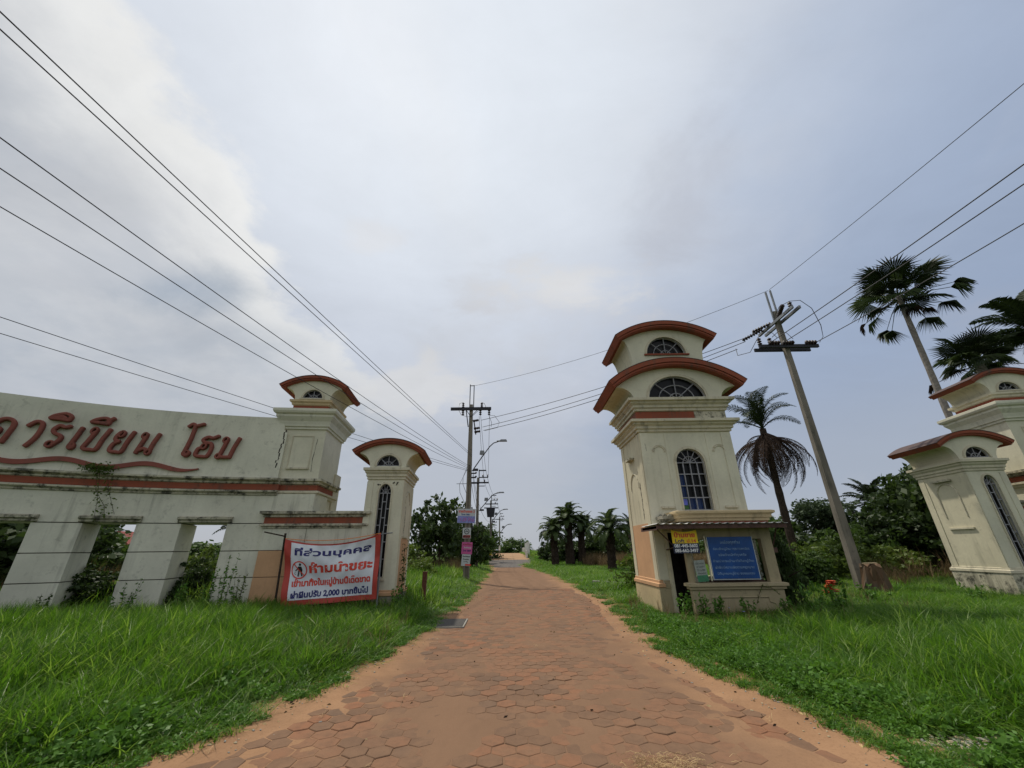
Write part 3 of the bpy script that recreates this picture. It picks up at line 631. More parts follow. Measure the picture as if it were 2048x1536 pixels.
# ------------------------------------------------------------------ central guard tower
def guard_tower():
    R = empty('guard_tower', (5.40, 12.0, 0), 0, 'tall cream guard tower with two tiers of arched terracotta roofs above a booth', 'tower')
    w = 1.42; D = 2.25
    win = semi(0.02, 4.0, 0.43, 0.42, 20, 2.60)
    door = [(-1.04, 0.02), (-0.50, 0.02), (-0.50, 2.0), (-1.04, 2.0)]
    inner = [(-0.40, 0.85), (0.95, 0.85), (0.95, 1.9), (-0.40, 1.9)]
    back = [(-0.9, 0.75), (1.0, 0.75), (1.0, 1.85), (-0.9, 1.85)]
    wall_box(R, -w, w, 0, D, -0.3, 4.96, [win, door, inner], 'shaft', 'plaster', 0.2, [back])
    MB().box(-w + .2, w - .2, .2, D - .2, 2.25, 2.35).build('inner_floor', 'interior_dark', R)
    # pilasters and bay strips
    mb = MB()
    for a, b in ((-w, -1.165), (1.12, w)): mb.box(a, b, -0.022, -0.001, 0.80, 4.93)
    for a, b in ((-0.66, -0.58), (0.62, 0.70)): mb.box(a, b, -0.014, -0.001, 2.55, 4.93)
    mb.build('pilaster', 'plaster', R)
    mb = MB()
    for a, b in ((0.02, 0.30), (1.95, 2.23)): mb.box(-w - 0.022, -w - 0.001, a, b, 0.78, 4.93)
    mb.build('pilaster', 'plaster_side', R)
    tall_window(R, 0.02, 2.62, 4.0, 4.42, 0.43, 0.0, 4, 4, colored=True, bar=0.014, trim=0.05)
    for cx in (-0.88, 0.98):
        m = MB(); m.tube([(cx + 0.17 * cos(pi * i / 14), -0.005, 4.33 + 0.18 * sin(pi * i / 14)) for i in range(15)], 0.022, 6); m.build('arch_moulding', 'plaster_trim', R)
        m = MB(); m.tube([(cx + 0.21 * cos(pi * i / 14), -0.004, 4.33 + 0.22 * sin(pi * i / 14)) for i in range(15)], 0.012, 6); m.build('arch_moulding', 'plaster_trim', R)
        MB().box(cx - 0.19, cx + 0.19, -0.06, 0.0, 2.66, 2.72).build('sill', 'plaster_trim', R)
    side_arch(R, -w, -1, 1.12, 3.35, 0.42, None, None, None, 0.5)
    MB().box(-w - 0.16, -w, 0.85, 1.38, 4.28, 4.34).build('sill', 'plaster_ledge', R)
    crack(R, [(0.62, 3.5), (0.58, 2.9), (0.60, 2.4)], 0.03, side_x=-w - 0.003)
    crack(R, [(-1.3, 4.6), (-1.27, 4.35)], .005, y=-.0235)
    # lower painted panel and plinth
    MB().box(-w - 0.008, -w - 0.001, 0.31, 1.94, 0.80, 2.28).build('painted_panel', 'peach_paint', R)
    MB().rings(-w, -w + .05, 0, D, [(0.001, 0.60), (0.07, 0.62), (0.07, 0.70), (0.03, 0.72), (0.03, 0.78), (0.001, 0.80)]).build('base_moulding', 'peach_paint', R)
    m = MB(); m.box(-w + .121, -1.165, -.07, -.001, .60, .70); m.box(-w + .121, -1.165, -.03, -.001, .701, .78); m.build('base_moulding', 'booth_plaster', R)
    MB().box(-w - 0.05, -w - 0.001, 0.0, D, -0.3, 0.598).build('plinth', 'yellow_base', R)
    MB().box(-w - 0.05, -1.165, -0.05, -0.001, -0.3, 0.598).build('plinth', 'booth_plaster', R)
    # cornices and band
    cornice(R, -w, w, 0, D, 4.95, 0.38, 0.27)
    MB().box(-w + 0.02, w - 0.02, 0.02, D - 0.02, 5.32, 5.66).build('band_wall', 'plaster', R)
    m = MB(); m.box(-w - 0.012, 0.42, -0.012, 0.019, 5.335, 5.635); m.box(-w - 0.012, -w + 0.019, 0.02, D, 5.335, 5.635); m.build('terracotta_band', 'terracotta', R)
    m = MB(); m.box(0.425, w + 0.008, -0.008, 0.019, 5.335, 5.635); m.build('bare_band', 'plaster_ledge', R)
    cornice(R, -w, w, 0, D, 5.64, 0.40, 0.27)
    # tier one
    flared_head(R, w, 6.04, 1.95, 6.50, 2.25, 6.62, 7.45, 0.27, D, (0.0, 6.09, 0.93, 0.78), 0.28)
    fan_window(R, 0.0, 6.09, 0.93, 0.78, 0, trim=0.06, mull=4, ring=(0.62, 0.25), bar=0.018)
    # tier two
    R2 = empty('upper_tier', (0.02, 0.28, 0)); R2.parent = R
    w2 = 1.22
    prof = cove_profile(w2, 7.05, 1.5, 8.32)
    flared_head(R2, w2, 7.3, 1.52, 8.42, 1.78, 8.50, 9.06, 0.24, 1.75, (0.0, 7.86, 0.68, 0.66), 0.26, 'upper_gable')
    MB().box(-w2, w2, 0.0, 1.75, 6.9, 7.3).build('upper_neck', 'plaster', R2)
    fan_window(R2, 0.0, 7.86, 0.68, 0.66, 0, trim=0.05, mull=4, ring=(0.62, 0.25), bar=0.016)
    MB().box(-0.78, 0.78, -0.06, 0.0, 7.80, 7.85).build('sill', 'terracotta', R2)
    flatten(R2)
    # ------- booth
    bx0, bx1, by = -0.90, 1.42, -0.80
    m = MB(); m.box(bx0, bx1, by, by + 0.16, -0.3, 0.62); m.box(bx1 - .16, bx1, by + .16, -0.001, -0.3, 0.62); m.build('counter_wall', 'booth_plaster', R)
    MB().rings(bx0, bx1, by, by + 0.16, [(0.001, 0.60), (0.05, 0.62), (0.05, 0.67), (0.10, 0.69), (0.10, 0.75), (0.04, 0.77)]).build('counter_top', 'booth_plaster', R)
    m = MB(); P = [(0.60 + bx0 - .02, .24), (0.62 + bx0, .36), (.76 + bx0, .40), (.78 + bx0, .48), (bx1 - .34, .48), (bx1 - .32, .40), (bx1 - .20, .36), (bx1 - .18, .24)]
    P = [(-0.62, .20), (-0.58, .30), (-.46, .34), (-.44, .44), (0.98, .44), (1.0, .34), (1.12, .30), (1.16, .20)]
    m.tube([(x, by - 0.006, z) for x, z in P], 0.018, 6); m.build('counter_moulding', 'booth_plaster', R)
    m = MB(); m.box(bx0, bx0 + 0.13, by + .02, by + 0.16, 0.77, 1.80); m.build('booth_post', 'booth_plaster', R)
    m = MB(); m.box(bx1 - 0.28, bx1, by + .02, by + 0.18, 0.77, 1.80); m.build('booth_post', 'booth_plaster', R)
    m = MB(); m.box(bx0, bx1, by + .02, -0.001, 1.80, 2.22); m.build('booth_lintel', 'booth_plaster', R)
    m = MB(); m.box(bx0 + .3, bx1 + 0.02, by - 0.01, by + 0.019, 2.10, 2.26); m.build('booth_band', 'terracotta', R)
    MB().rings(bx0, bx1, by, -0.03, [(0.0, 2.24), (0.05, 2.26), (0.05, 2.32), (0.10, 2.34), (0.10, 2.41), (0.17, 2.45), (0.17, 2.50), (0.12, 2.52)]).build('booth_cornice', 'yellow_base', R)
    m = MB()
    for i in range(26):
        x = -1.28 + random.random() * 0.34; y = -0.62 + random.random() * .55; z = 2.28 + random.random() * 0.16; s = random.uniform(.03, .08)
        m.taper(x, y, z, z + s * .8, s * 2, s * 1.4, s, s, random.uniform(-.02, .02), 0)
    m.box(-1.3, -0.93, -0.6, -0.001, 2.34, 2.42); m.build('broken_cornice', 'base_concrete', R)
    m = MB(); m.box(-1.12, -1.045, -0.06, -0.001, -0.3, 2.05); m.box(-1.16, -1.121, -0.03, -0.001, -0.3, 2.0); m.build('door_frame', 'plaster_side', R)
    m = MB(); m.box(-0.46, -0.42, 0.21, 1.6, 0.0, 2.2); m.box(-1.2, -0.46, 0.9, 0.94, 0.0, 2.2); m.build('doorway_dark_backing', 'interior_dark', R)  # dark sheets added behind the doorway, standing in for the shade inside
    MB().box(-1.03, -0.99, 0.21, 0.85, 0.02, 1.95).build('door', 'rust', R)
    # clutter inside and the torn sheet at the right of the opening
    m = MB()
    for i in range(60):
        z = random.uniform(.85, 1.72); x = 0.98 + random.uniform(-.07, .10) + (1.7 - z) * 0.04; s = random.uniform(.015, .05)
        m.taper(x, by + 0.22 + random.random() * .05, z, z + s, s * 1.6, .01, s * .6, .01, random.uniform(-.02, .02), 0)
    tag(m.build('peeling_paper', 'notice_grey', R), kind='stuff')
    MB().box(-0.3, 1.1, by + 0.17, by + 0.5, 0.70, 0.80).build('counter_shelf', 'awning_steel', R)
    # awning
    A = MB(); ya = -1.25; x0, x1 = -1.72, 1.62
    for a in (x0, -0.9, 0.0, 0.9, x1 - .05): A.box(a, a + .05, ya + .03, -0.02 if a < -1.2 else by, 2.06, 2.12)
    A.box(x0, x1, ya, ya + 0.03, 2.05, 2.15); A.box(x0, x0 + .03, ya + .03, 0.12, 2.03, 2.13); A.box(x0, x1, -0.98, -0.94, 2.06, 2.12)
    aw = A.build('awning_frame', 'awning_steel', R)
    n = 150; V = []; F = []
    for i in range(n + 1):
        x = x0 - .02 + (x1 - x0 + .04) * i / n; dz = 0.022 * max(-0.2, sin(i / n * 2 * pi * 17)) 
        for y, z in ((ya - 0.05, 2.165), (-0.02, 2.15)): V += [(x, y, z + dz), (x, y, z + dz + .006)]
    for i in range(n):
        a = i * 4; b = a + 4; F += [(a, a + 2, b + 2, b), (a + 1, b + 1, b + 3, a + 3), (a, b, b + 1, a + 1)]
    MB().add(V, F).build('awning_sheet', 'awning_sheet', R)
    m = MB(); m.tube([(x0 + .03, ya + .1, 2.04), (-1.15, -0.75, 1.62)], 0.018, 5); m.tube([(-1.15, -0.75, 1.62), (-1.12, -0.03, 1.55)], 0.018, 5); m.build('awning_brace', 'awning_steel', R)
    m = MB(); m.tube([(x1 - .1, ya + .3, 2.05), (bx1 + .02, by + .1, 1.55)], 0.018, 5); m.box(bx1, bx1 + .1, by + .02, by + .16, 1.46, 1.58); m.build('awning_brace', 'awning_steel', R)
    return R
guard_tower()

def flat_sign(name, loc, rz, w, h, mat, label, cat, th=0.01, tilt=0.0, group=None, curve_top=0.0):
    R = empty(name, loc, rz, label, cat, group); R.rotation_euler = (0, tilt, rz)
    pts = [(-w / 2, 0), (w / 2, 0)] + [(w / 2 - w * i / 10, h - curve_top * (1 - (2 * i / 10 - 1) ** 2)) for i in range(11)]
    MB().poly(pts, [], 0, th).build('board', mat, R)
    return R
def put_text(R, s, x, z, mat, w=None, h=None, size=0.1, y=-0.003, offset=0.0, shear=0.0, name='lettering'):
    me = txt_mesh(name, s, size, mat, offset=offset, shear=shear, width=w, height=h)
    return link_mesh(name, me, R, (x, y, z))

S = flat_sign('notice_board', (5.66, 11.13, 0.86), 0, 1.17, 0.99, 'sign_blue', 'blue notice board with faded white lines of Thai text propped in the booth opening', 'sign', 0.02)
m = MB(); m.box(-.60, -.585, -.006, .026, -.01, 1.0); m.box(.585, .60, -.006, .026, -.01, 1.0); m.box(-.60, .60, -.006, .026, -.022, -.01); m.build('border', 'sign_pale', S)
for i, (t, ww) in enumerate((('ขอร้องทุกท่าน', .52), ('ก่อนเข้าหมู่บ้าน กรุณาแลกบัตร', .95), ('แจ้งเจ้าหน้าที่ทุกครั้ง', .72), ('ห้ามนำขยะเข้ามาทิ้งในหมู่บ้าน', 1.05), ('ฝ่าฝืนมีความผิดตามกฎหมาย', 1.0), ('นิติบุคคลหมู่บ้าน ขอขอบคุณ', .95))):
    put_text(S, t, 0, 0.80 - i * 0.145, 'faded_white', w=ww, h=0.085 if i else .11, offset=0.002)
m = MB(); m.box(-.66, -.63, 0, .03, -.05, 1.02); m.build('support_post', 'plaster_side', S)
S = flat_sign('house_sale_sign', (4.44, 10.98, 1.47), 0, 0.66, 0.56, 'sign_yellow', 'small yellow and black for sale sign with phone numbers hanging from the awning corner', 'sign', 0.008, 0, None, 0.05)
MB().box(-.332, .332, -.002, .010, -.004, .235).build('lower_panel', 'sign_navy', S)
put_text(S, 'บ้านขาย', 0, 0.375, 'print_red', w=.54, h=.14, offset=.004, y=-.004)
put_text(S, 'Loft', -.14, .25, 'print_navy', w=.24, h=.09, offset=.002, y=-.004)
put_text(S, 'ป.14', .16, .25, 'print_red', w=.24, h=.09, offset=.003, y=-.004)
put_text(S, '081-445-5602', 0, .135, 'print_white', w=.60, h=.085, offset=.003, y=-.006)
put_text(S, '085-662-3497', 0, .02, 'print_white', w=.60, h=.085, offset=.003, y=-.006)
for q in (-.28, .28): MB().tube([(q, 0, .55), (q, .02, .62)], .004, 4).build('hanging_wire', 'wire_black', S)
S = flat_sign('paper_notice', (4.80, 11.13, 0.80), 0, 0.28, 0.50, 'notice_grey', 'creased grey and green paper notice leaning inside the booth opening left of the blue board', 'notice', 0.006, radians(-4))
MB().box(-.138, .138, -.004, .0, .0, .15).build('green_block', 'notice_green', S)
for i in range(4): put_text(S, ('ประกาศ', 'ห้ามเข้า', 'โทรแจ้ง', '1234 5678')[i] if i < 3 else 'ติดต่อ', 0, .40 - i * .075, 'print_black', w=.2, h=.045)
for i in range(0): pass

# ------------------------------------------------------------------ gate pillars and side towers
def pillar(loc, rz, mirror, label, zb):
    """mirror = +1 when the visible side wall is on +x"""
    R = empty('gate_pillar', loc, rz, label, 'gate pillar', 'free standing pillars beside the gate')
    w = 0.55; D = 1.75
    wall_box(R, -w, w, 0, D, zb - .35, 3.64, [semi(0, 3.25, 0.185, 0.27, 20, 0.92)], 'shaft', 'plaster', 0.18)
    tall_window(R, 0, 0.93, 3.25, 3.52, 0.185, 0, 3, 5, bar=0.012, trim=0.035)
    MB().box(-.25, .25, -.05, 0, .84, .90).build('sill', 'plaster_trim', R)
    m = MB()
    for a, b in ((-w, -.38), (.38, w)): m.box(a, b, -.016, -.001, zb + .16, 3.6)
    m.build('pilaster', 'plaster', R)
    m = MB()
    for s in (-1, 1):
        x = (s * w, s * (w + .016)); 
        for a, b in ((0.0, .22), (1.53, D)): m.box(min(x) , max(x), a, b, zb + .16, 3.6)
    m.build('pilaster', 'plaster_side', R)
    for s in (-1, 1):
        if s == mirror or s == -mirror:
            side_arch(R, s * w, s, 0.88, 3.0, 0.36, 2.35 if mirror < 0 else None, 0.42, 1.98, 0.38)
    if mirror > 0:
        MB().box(w, w + .010, .25, 1.5, zb + .17, 1.95).build('painted_panel', 'peach_paint', R)
        crack(R, [(.62, 2.9), (.66, 2.55), (.6, 2.1)], .03, side_x=w + .004)
    else:
        MB().box(-w - .12, -w, .55, 1.2, 3.44, 3.50).build('sill', 'plaster_ledge', R)
    MB().rings(-w, w, 0, D, [(.001, zb), (.07, zb + .02), (.07, zb + .09), (.03, zb + .11), (.03, zb + .15), (.001, zb + .16)]).build('base_moulding', 'peach_paint' if mirror > 0 else 'plaster_trim', R)
    MB().box(-w - .05, w + .05, -.05, D + .05, -.4, zb + .001).build('plinth', 'base_concrete' if mirror > 0 else 'plaster_ledge', R)
    cornice(R, -w, w, 0, D, 3.64, 0.36, 0.15)
    flared_head(R, w, 4.0, 0.90, 4.46, 1.13, 4.54, 4.93, 0.165, D, (0, 4.07, .35, .34), 0.14)
    fan_window(R, 0, 4.07, .35, .34, 0, trim=.045, mull=4, ring=(0.42,), bar=.015, depth=.1)
    if mirror > 0:   # plaster loss under the cornice
        m = MB()
        for i in range(10): 
            x = random.choice([random.uniform(-.3, 0), random.uniform(.22, .4)]); z = 3.54 + random.uniform(-.05, .03); s = random.uniform(.012, .03)
            m.add([(x - s, -.019, z), (x, -.019, z - s), (x + s * 1.3, -.019, z + s * .2), (x, -.019, z + s * .8)], [(0, 1, 2, 3)])
        m.build('plaster_chips', 'interior_dark', R)
    return R
def side_tower(loc, rz, s, label):
    """s = +1 when the road is on +x"""
    R = empty('gate_tower', loc, rz, label, 'gate tower', 'taller towers at the ends of the sign walls')
    w = .66; D = 1.75
    MB().box(-w, w, 0, D, 0, 5.26).build('shaft', 'plaster', R)
    MB().box(-w - .02, w + .05, D - .25, D + .35, 0, 4.1).build('rear_buttress', 'plaster_side', R)
    MB().rings(-w, w, .02, D, [(.001, 3.155), (.06, 3.175), (.06, 3.23), (.11, 3.26), (.11, 3.315), (.01, 3.335)]).build('lower_moulding', 'plaster_trim', R)
    MB().rings(-w, w, .02, D, [(.002, 3.337), (.035, 3.338), (.035, 3.498), (.002, 3.499)]).build('terracotta_band', 'terracotta', R)
    MB().rings(-w, w, .02, D, [(.01, 3.505), (.10, 3.53), (.10, 3.58), (.165, 3.61), (.165, 3.675), (.01, 3.70)]).build('upper_moulding', 'plaster_ledge', R)
    m = MB(); z0, z1 = 4.05, 5.02
    for a, b, c, d in ((-.30, .30, z1, z1 + .03), (-.33, -.30, z0, z1 + .03), (.30, .33, z0, z1 + .03)): m.box(a, b, -.02, -.001, c, d)
    m.build('panel_moulding', 'plaster_trim', R); MB().box(-.34, .34, -.06, -.001, 3.98, 4.03).build('sill', 'plaster_trim', R)
    MB().rings(-w, w, 0, D, [(.001, 5.24), (.05, 5.26), (.05, 5.32), (.09, 5.34), (.10, 5.40), (.13, 5.50), (.22, 5.64), (.22, 5.70), (.28, 5.74), (.31, 5.80), (.31, 5.88), (.20, 5.92)]).build('cornice', 'plaster_green', R)
    w2 = .56
    MB().box(-w2, w2, .1, D - .1, 5.9, 6.12).build('terracotta_band', 'terracotta', R)
    MB().rings(-w2, w2, .1, D - .1, [(.001, 6.10), (.05, 6.13), (.05, 6.19), (.11, 6.22), (.11, 6.29), (.0, 6.31)]).build('small_cornice', 'yellow_base' if s > 0 else 'plaster_trim', R)
    H = empty('head', (0, .1, 0)); H.parent = R
    flared_head(H, w2, 6.30, .88, 6.72, 1.10, 6.80, 7.16, .16, D - .2, (0, 6.38, .31, .29), .14)
    fan_window(H, 0, 6.38, .31, .29, 0, trim=.04, mull=4, ring=(0.42,), bar=.014, depth=.1)
    MB().box(-.4, .4, -.05, 0, 6.325, 6.36).build('sill', 'plaster_trim', H)
    crack(R, [(.44, 4.95), (.40, 4.3), (.42, 3.9)], .008)
    flatten(H)
    return R
pillar((-3.93, 12.35, 0), radians(4.5), +1, 'cream pillar with arched terracotta roof standing behind the right end of the banner', 0.44)
side_tower((-6.70, 12.22, 0), radians(6.5), +1, 'cream tower rising from the road end of the lettered sign wall')
pillar((14.72, 12.42, 0.06), radians(-5.5), -1, 'cream pillar with arched roof and sunlit side in the grass below the tall fan palm', 0.74)
side_tower((17.15, 12.55, 0.12), radians(-9), -1, 'cream tower partly behind the sunlit pillar in the grass')

# ------------------------------------------------------------------ curved sign wall
CX, CY, RAD = -5.0, -3.4, 15.6
def AP(ang, off=0.0, z=0.0):
    """angle in degrees (negative = left), off = outwards (away from the lane side)"""
    a = radians(ang); return (CX + (RAD + off) * sin(a), CY + (RAD + off) * cos(a), z)
def arc_solid(mb, a0, a1, o0, o1, z0, z1, step=1.0, z1b=None):
    n = max(1, int(math.ceil(abs(a1 - a0) / step))); vs = []; fs = []
    for i in range(n + 1):
        a = a0 + (a1 - a0) * i / n; zt = z1 if z1b is None else z1 + (z1b - z1) * i / n
        vs += [AP(a, o0, z0), AP(a, o1, z0), AP(a, o1, zt), AP(a, o0, zt)]
    for i in range(n):
        b = i * 4; c = b + 4
        for k in range(4): fs.append((b + k, b + (k + 1) % 4, c + (k + 1) % 4, c + k))
    fs.append((3, 2, 1, 0)); e = n * 4; fs.append((e, e + 1, e + 2, e + 3))
    return mb.add(vs, fs)
def arc_mould(mb, a0, a1, prof, back=0.2):
    """profile: (offset towards viewer, z)"""
    n = int(math.ceil(abs(a1 - a0))); m = len(prof) + 2; vs = []; fs = []
    pr = [(-back, prof[0][1])] + list(prof) + [(-back, prof[-1][1])]
    for i in range(n + 1):
        a = a0 + (a1 - a0) * i / n; vs += [AP(a, -o, z) for o, z in pr]
    for i in range(n):
        for k in range(m):
            fs.append((i * m + k, (i + 1) * m + k, (i + 1) * m + (k + 1) % m, i * m + (k + 1) % m))
    fs.append(tuple(range(m))); fs.append(tuple(range(n * m, n * m + m))[::-1])
    return mb.add(vs, fs)
def sign_wall():
    base = (-10.3, 11.3, 0)
    R = empty('sign_wall', base, 0, 'long curved cream sign wall with raised red Thai lettering over open bays', 'wall')
    B = lambda mb, n, mt, p=R: mb.build(n, mt, p, off=base)
    aL, aR = -44.0, -7.9
    B(arc_solid(MB(), aL, -3.6, 0.0, 1.0, 2.40, 3.22), 'lintel_wall', 'plaster_green')
    B(arc_solid(MB(), aL, -8.3, 0.10, 0.9, 3.22, 3.62), 'core', 'plaster_green')
    prof = lambda z, h, o: [(0.02, z), (o * .35, z + .02 * h / .15), (o * .35, z + h * .45), (o * .7, z + h * .5), (o, z + h * .7), (o, z + h), (0.0, z + h + .02)]
    B(arc_mould(MB(), aL, -7.6, prof(3.17, .14, .12)), 'lower_moulding', 'plaster_ledge')
    B(arc_solid(MB(), aL, -7.6, -0.03, 0.12, 3.33, 3.50), 'terracotta_band', 'terracotta')
    B(arc_mould(MB(), aL, -7.6, prof(3.50, .17, .17)), 'upper_moulding', 'plaster_ledge')
    # upper lettered panel, its top rising a little to the left, chipped right end
    mb = MB(); arc_solid(mb, aL, -8.9, 0.02, 0.27, 3.68, 5.62, 1.0, 5.60)
    arc_solid(mb, -8.9, -8.35, 0.02, 0.27, 3.68, 5.60, 1, 5.28); arc_solid(mb, -8.35, -7.95, 0.02, 0.27, 3.68, 5.20, 1, 5.10)
    B(mb, 'lettered_panel', 'plaster_green')
    m = MB()
    for i in range(16):
        z = 4.0 + i * 0.075; a = -8.25 + random.uniform(-.12, .12) - (5.2 - z) * .22; m.add([AP(a, 0.017, z), AP(a + .12 * random.random() + .05, 0.017, z), AP(a + .16, 0.017, z + .08), AP(a + .02, 0.017, z + .08)], [(0, 1, 2, 3)])
    B(m, 'crack', 'interior_dark')
    # piers of large plaster blocks with recessed joints
    for p0, p1 in ((-43.0, -39.4), (-35.2, -31.6), (-27.5, -23.9), (-19.75, -16.0), (-11.85, -3.6)):
        B(arc_solid(MB(), p0 + .12, p1 - .12, 0.03, 0.97, -0.3, 2.39), 'pier_core', 'joint_grime')
        for z0, z1 in ((-0.3, 0.968), (0.992, 1.648), (1.672, 2.375)):
            if p1 > -4:
                for q0, q1 in ((p0, -8.02), (-7.95, -3.6)): B(arc_solid(MB(), q0, q1, 0.0, 1.0, z0, z1), 'block', 'plaster_green')
            else: B(arc_solid(MB(), p0, p1, 0.0, 1.0, z0, z1), 'block', 'plaster_green')
    # ledges over the three open bays
    for c0, c1 in ((-39.7, -34.9), (-31.9, -27.1), (-24.2, -19.4), (-16.3, -11.4)):
        B(arc_mould(MB(), c0, c1, [(0.03, 2.40), (0.06, 2.42), (0.06, 2.47), (0.13, 2.49), (0.14, 2.55), (0.02, 2.575)], 0.05), 'bay_ledge', 'plaster_ledge')
    # letters: rounded raised strokes with looped heads, slanted
    def smooth(pts, k=5):
        if len(pts) < 3: return pts
        P = [pts[0]] + list(pts) + [pts[-1]]; out = []
        for i in range(1, len(P) - 2):
            for q in range(k):
                t = q / k; a, b, c, d = P[i - 1], P[i], P[i + 1], P[i + 2]
                out.append(tuple(.5 * (2 * b[m] + (c[m] - a[m]) * t + (2 * a[m] - 5 * b[m] + 4 * c[m] - d[m]) * t * t + (3 * b[m] - a[m] - 3 * c[m] + d[m]) * t ** 3) for m in (0, 1)))
        return out + [pts[-1]]
    def glyph(strokes, aa, ab, za, zb, sh=.25, r=.050):
        vs = []; fs = []
        for st in strokes:
            if st[0] == 'o': P = [(st[1] + st[3] * 1.25 * cos(2 * pi * i / 14), st[2] + st[4] * 1.25 * sin(2 * pi * i / 14)) for i in range(15)]; rr = .030
            else: P = smooth(st); rr = r
            Q = []
            for x, y in P:
                xx = (x + sh * y) / (1 + sh); Q.append((radians(aa + (ab - aa) * xx) * RAD, za + (zb - za) * y))
            n = len(Q)
            if st[0] != 'o':   # rounded ends
                def ext(p, q, e): 
                    l = max(1e-6, sqrt((p[0] - q[0]) ** 2 + (p[1] - q[1]) ** 2)); return (p[0] + (p[0] - q[0]) / l * e, p[1] + (p[1] - q[1]) / l * e)
                Q = [ext(Q[0], Q[1], rr * .5)] + Q + [ext(Q[-1], Q[-2], rr * .5)]; n += 2
            b0 = len(vs); m = 10
            for i, (sx, z) in enumerate(Q):
                p0, p1 = Q[max(i - 1, 0)], Q[min(i + 1, n - 1)]; dx, dz = p1[0] - p0[0], p1[1] - p0[1]; l = max(1e-6, sqrt(dx * dx + dz * dz)); nx, nz = -dz / l, dx / l
                e = rr * (.55 if (st[0] != 'o' and i in (0, n - 1)) else 1)
                for k in range(m):
                    f = 2 * pi * k / m; c_, s_ = cos(f), sin(f); c_ = abs(c_) ** .7 * (1 if c_ > 0 else -1); s_ = abs(s_) ** .5 * (1 if s_ > 0 else -1)
                    vs.append(AP(math.degrees((sx + nx * e * c_) / RAD), -(.05 + .07 * s_ * (e / rr) ** .3), z + nz * e * c_))
            for i in range(n - 1):
                for k in range(m): fs.append((b0 + i * m + k, b0 + i * m + (k + 1) % m, b0 + (i + 1) * m + (k + 1) % m, b0 + (i + 1) * m + k))
            fs.append(tuple(b0 + k for k in range(m))[::-1]); fs.append(tuple(b0 + (n - 1) * m + k for k in range(m)))
        mb = MB(); mb.add(vs, fs); o = B(mb, 'letter', 'terracotta_letters'); return o
    for st, aa, ab, za, zb in LETTERS: glyph(st, aa, ab, za, zb)
    # wave under the lettering
    mb = MB(); n = 90; vs = []
    for i in range(n + 1):
        a = -44 + (-15.9 + 44) * i / n; t = i / n
        ph = (a + 17.3) / 6.6 * 2 * pi; zc = 3.92 - 0.075 * cos(ph) ; hw = 0.050 * (1 if a < -18.3 else max(0.1, (-15.9 - a) / 2.4)) + .012
        vs += [AP(a, -0.05, zc - hw), AP(a, -0.05, zc + hw), AP(a, 0.03, zc + hw), AP(a, 0.03, zc - hw)]
    fs = []
    for i in range(n):
        b = i * 4
        for k in range(4): fs.append((b + k, b + 4 + k, b + 4 + (k + 1) % 4, b + (k + 1) % 4))
    mb.add(vs, fs); B(mb, 'wave_moulding', 'terracotta_letters')
DOME = [[(0, .12), (.5, .10), (1, .0)], [(0, .12), (.12, .6), (.5, .95), (.88, .62), (1, 0)]]
LETTERS = [
    ([[(.02, 0), (.02, .55), (.2, .92), (.55, 1), (.88, .82), (.92, .4), (.9, 0)], [(.05, .2), (.25, .38)], ('o', .36, .45, .12, .12)], -33.0, -31.2, 4.30, 4.92),
    ([[(.0, .80), (.35, 1), (.75, .95), (.88, .65), (.8, .3), (.55, .0)]], -30.7, -29.3, 4.25, 4.92),
    ([('o', .38, .13, .17, .10), [(.55, .12), (.78, .32), (.74, .5), (.25, .62), (.12, .78), (.35, .95), (.7, .9), (.98, .97)]], -29.0, -27.5, 4.27, 4.90),
    (DOME + [[(.2, .2), (.5, .45), (.8, .2)]], -29.3, -27.5, 5.03, 5.22),
    ([[(.72, .98), (.55, .5), (.42, .16)], ('o', .55, .12, .20, .11), [(.42, .16), (.6, .02), (.78, .12)]], -27.4, -26.4, 4.27, 4.88),
    ([('o', .16, .86, .12, .11), [(.26, .8), (.16, .4), (.10, .06), (.5, .02), (.80, .06), (.84, .5), (.96, .98)]], -26.2, -24.4, 4.27, 4.90),
    (DOME + [[(.84, .15), (.9, .6), (.98, 1.1)]], -26.2, -24.5, 5.03, 5.20),
    ([('o', .30, .84, .12, .11), [(.20, .92), (.06, .72), (.12, .55), (.36, .5)], [(.36, .5), (.10, .36), (.10, .06), (.5, .02), (.80, .06), (.84, .5), (.96, .98)]], -24.1, -22.4, 4.25, 4.88),
    ([('o', .14, .86, .11, .10), [(.24, .8), (.18, .4), (.14, .02)], [(.14, .1), (.45, .25), (.72, .16)], ('o', .80, .10, .11, .09), [(.86, .2), (.86, .55), (.96, .98)]], -22.0, -20.2, 4.25, 4.87),
    ([[(.0, .86), (.25, .95), (.5, .90), (1.0, .97)], [(.45, .90), (.48, .5), (.40, .12)], ('o', .55, .08, .18, .06), [(.4, .12), (.56, .01), (.75, .08)]], -18.2, -16.5, 4.25, 5.28),
    ([('o', .36, .50, .12, .10), [(.26, .42), (.08, .36), (.10, .06), (.5, .02), (.84, .06), (.88, .45), (.72, .66)], [(.72, .66), (.3, .70), (.14, .82), (.4, .96), (.7, .92), (1.0, 1.04)]], -16.7, -14.8, 4.25, 4.88),
    ([('o', .16, .86, .11, .10), [(.26, .8), (.22, .4), (.2, .14)], ('o', .13, .08, .11, .08), [(.2, .05), (.5, .04), (.82, .06)], [(.84, .02), (.86, .5), (.96, .98)]], -14.6, -12.6, 4.24, 4.88)]
sign_wall()

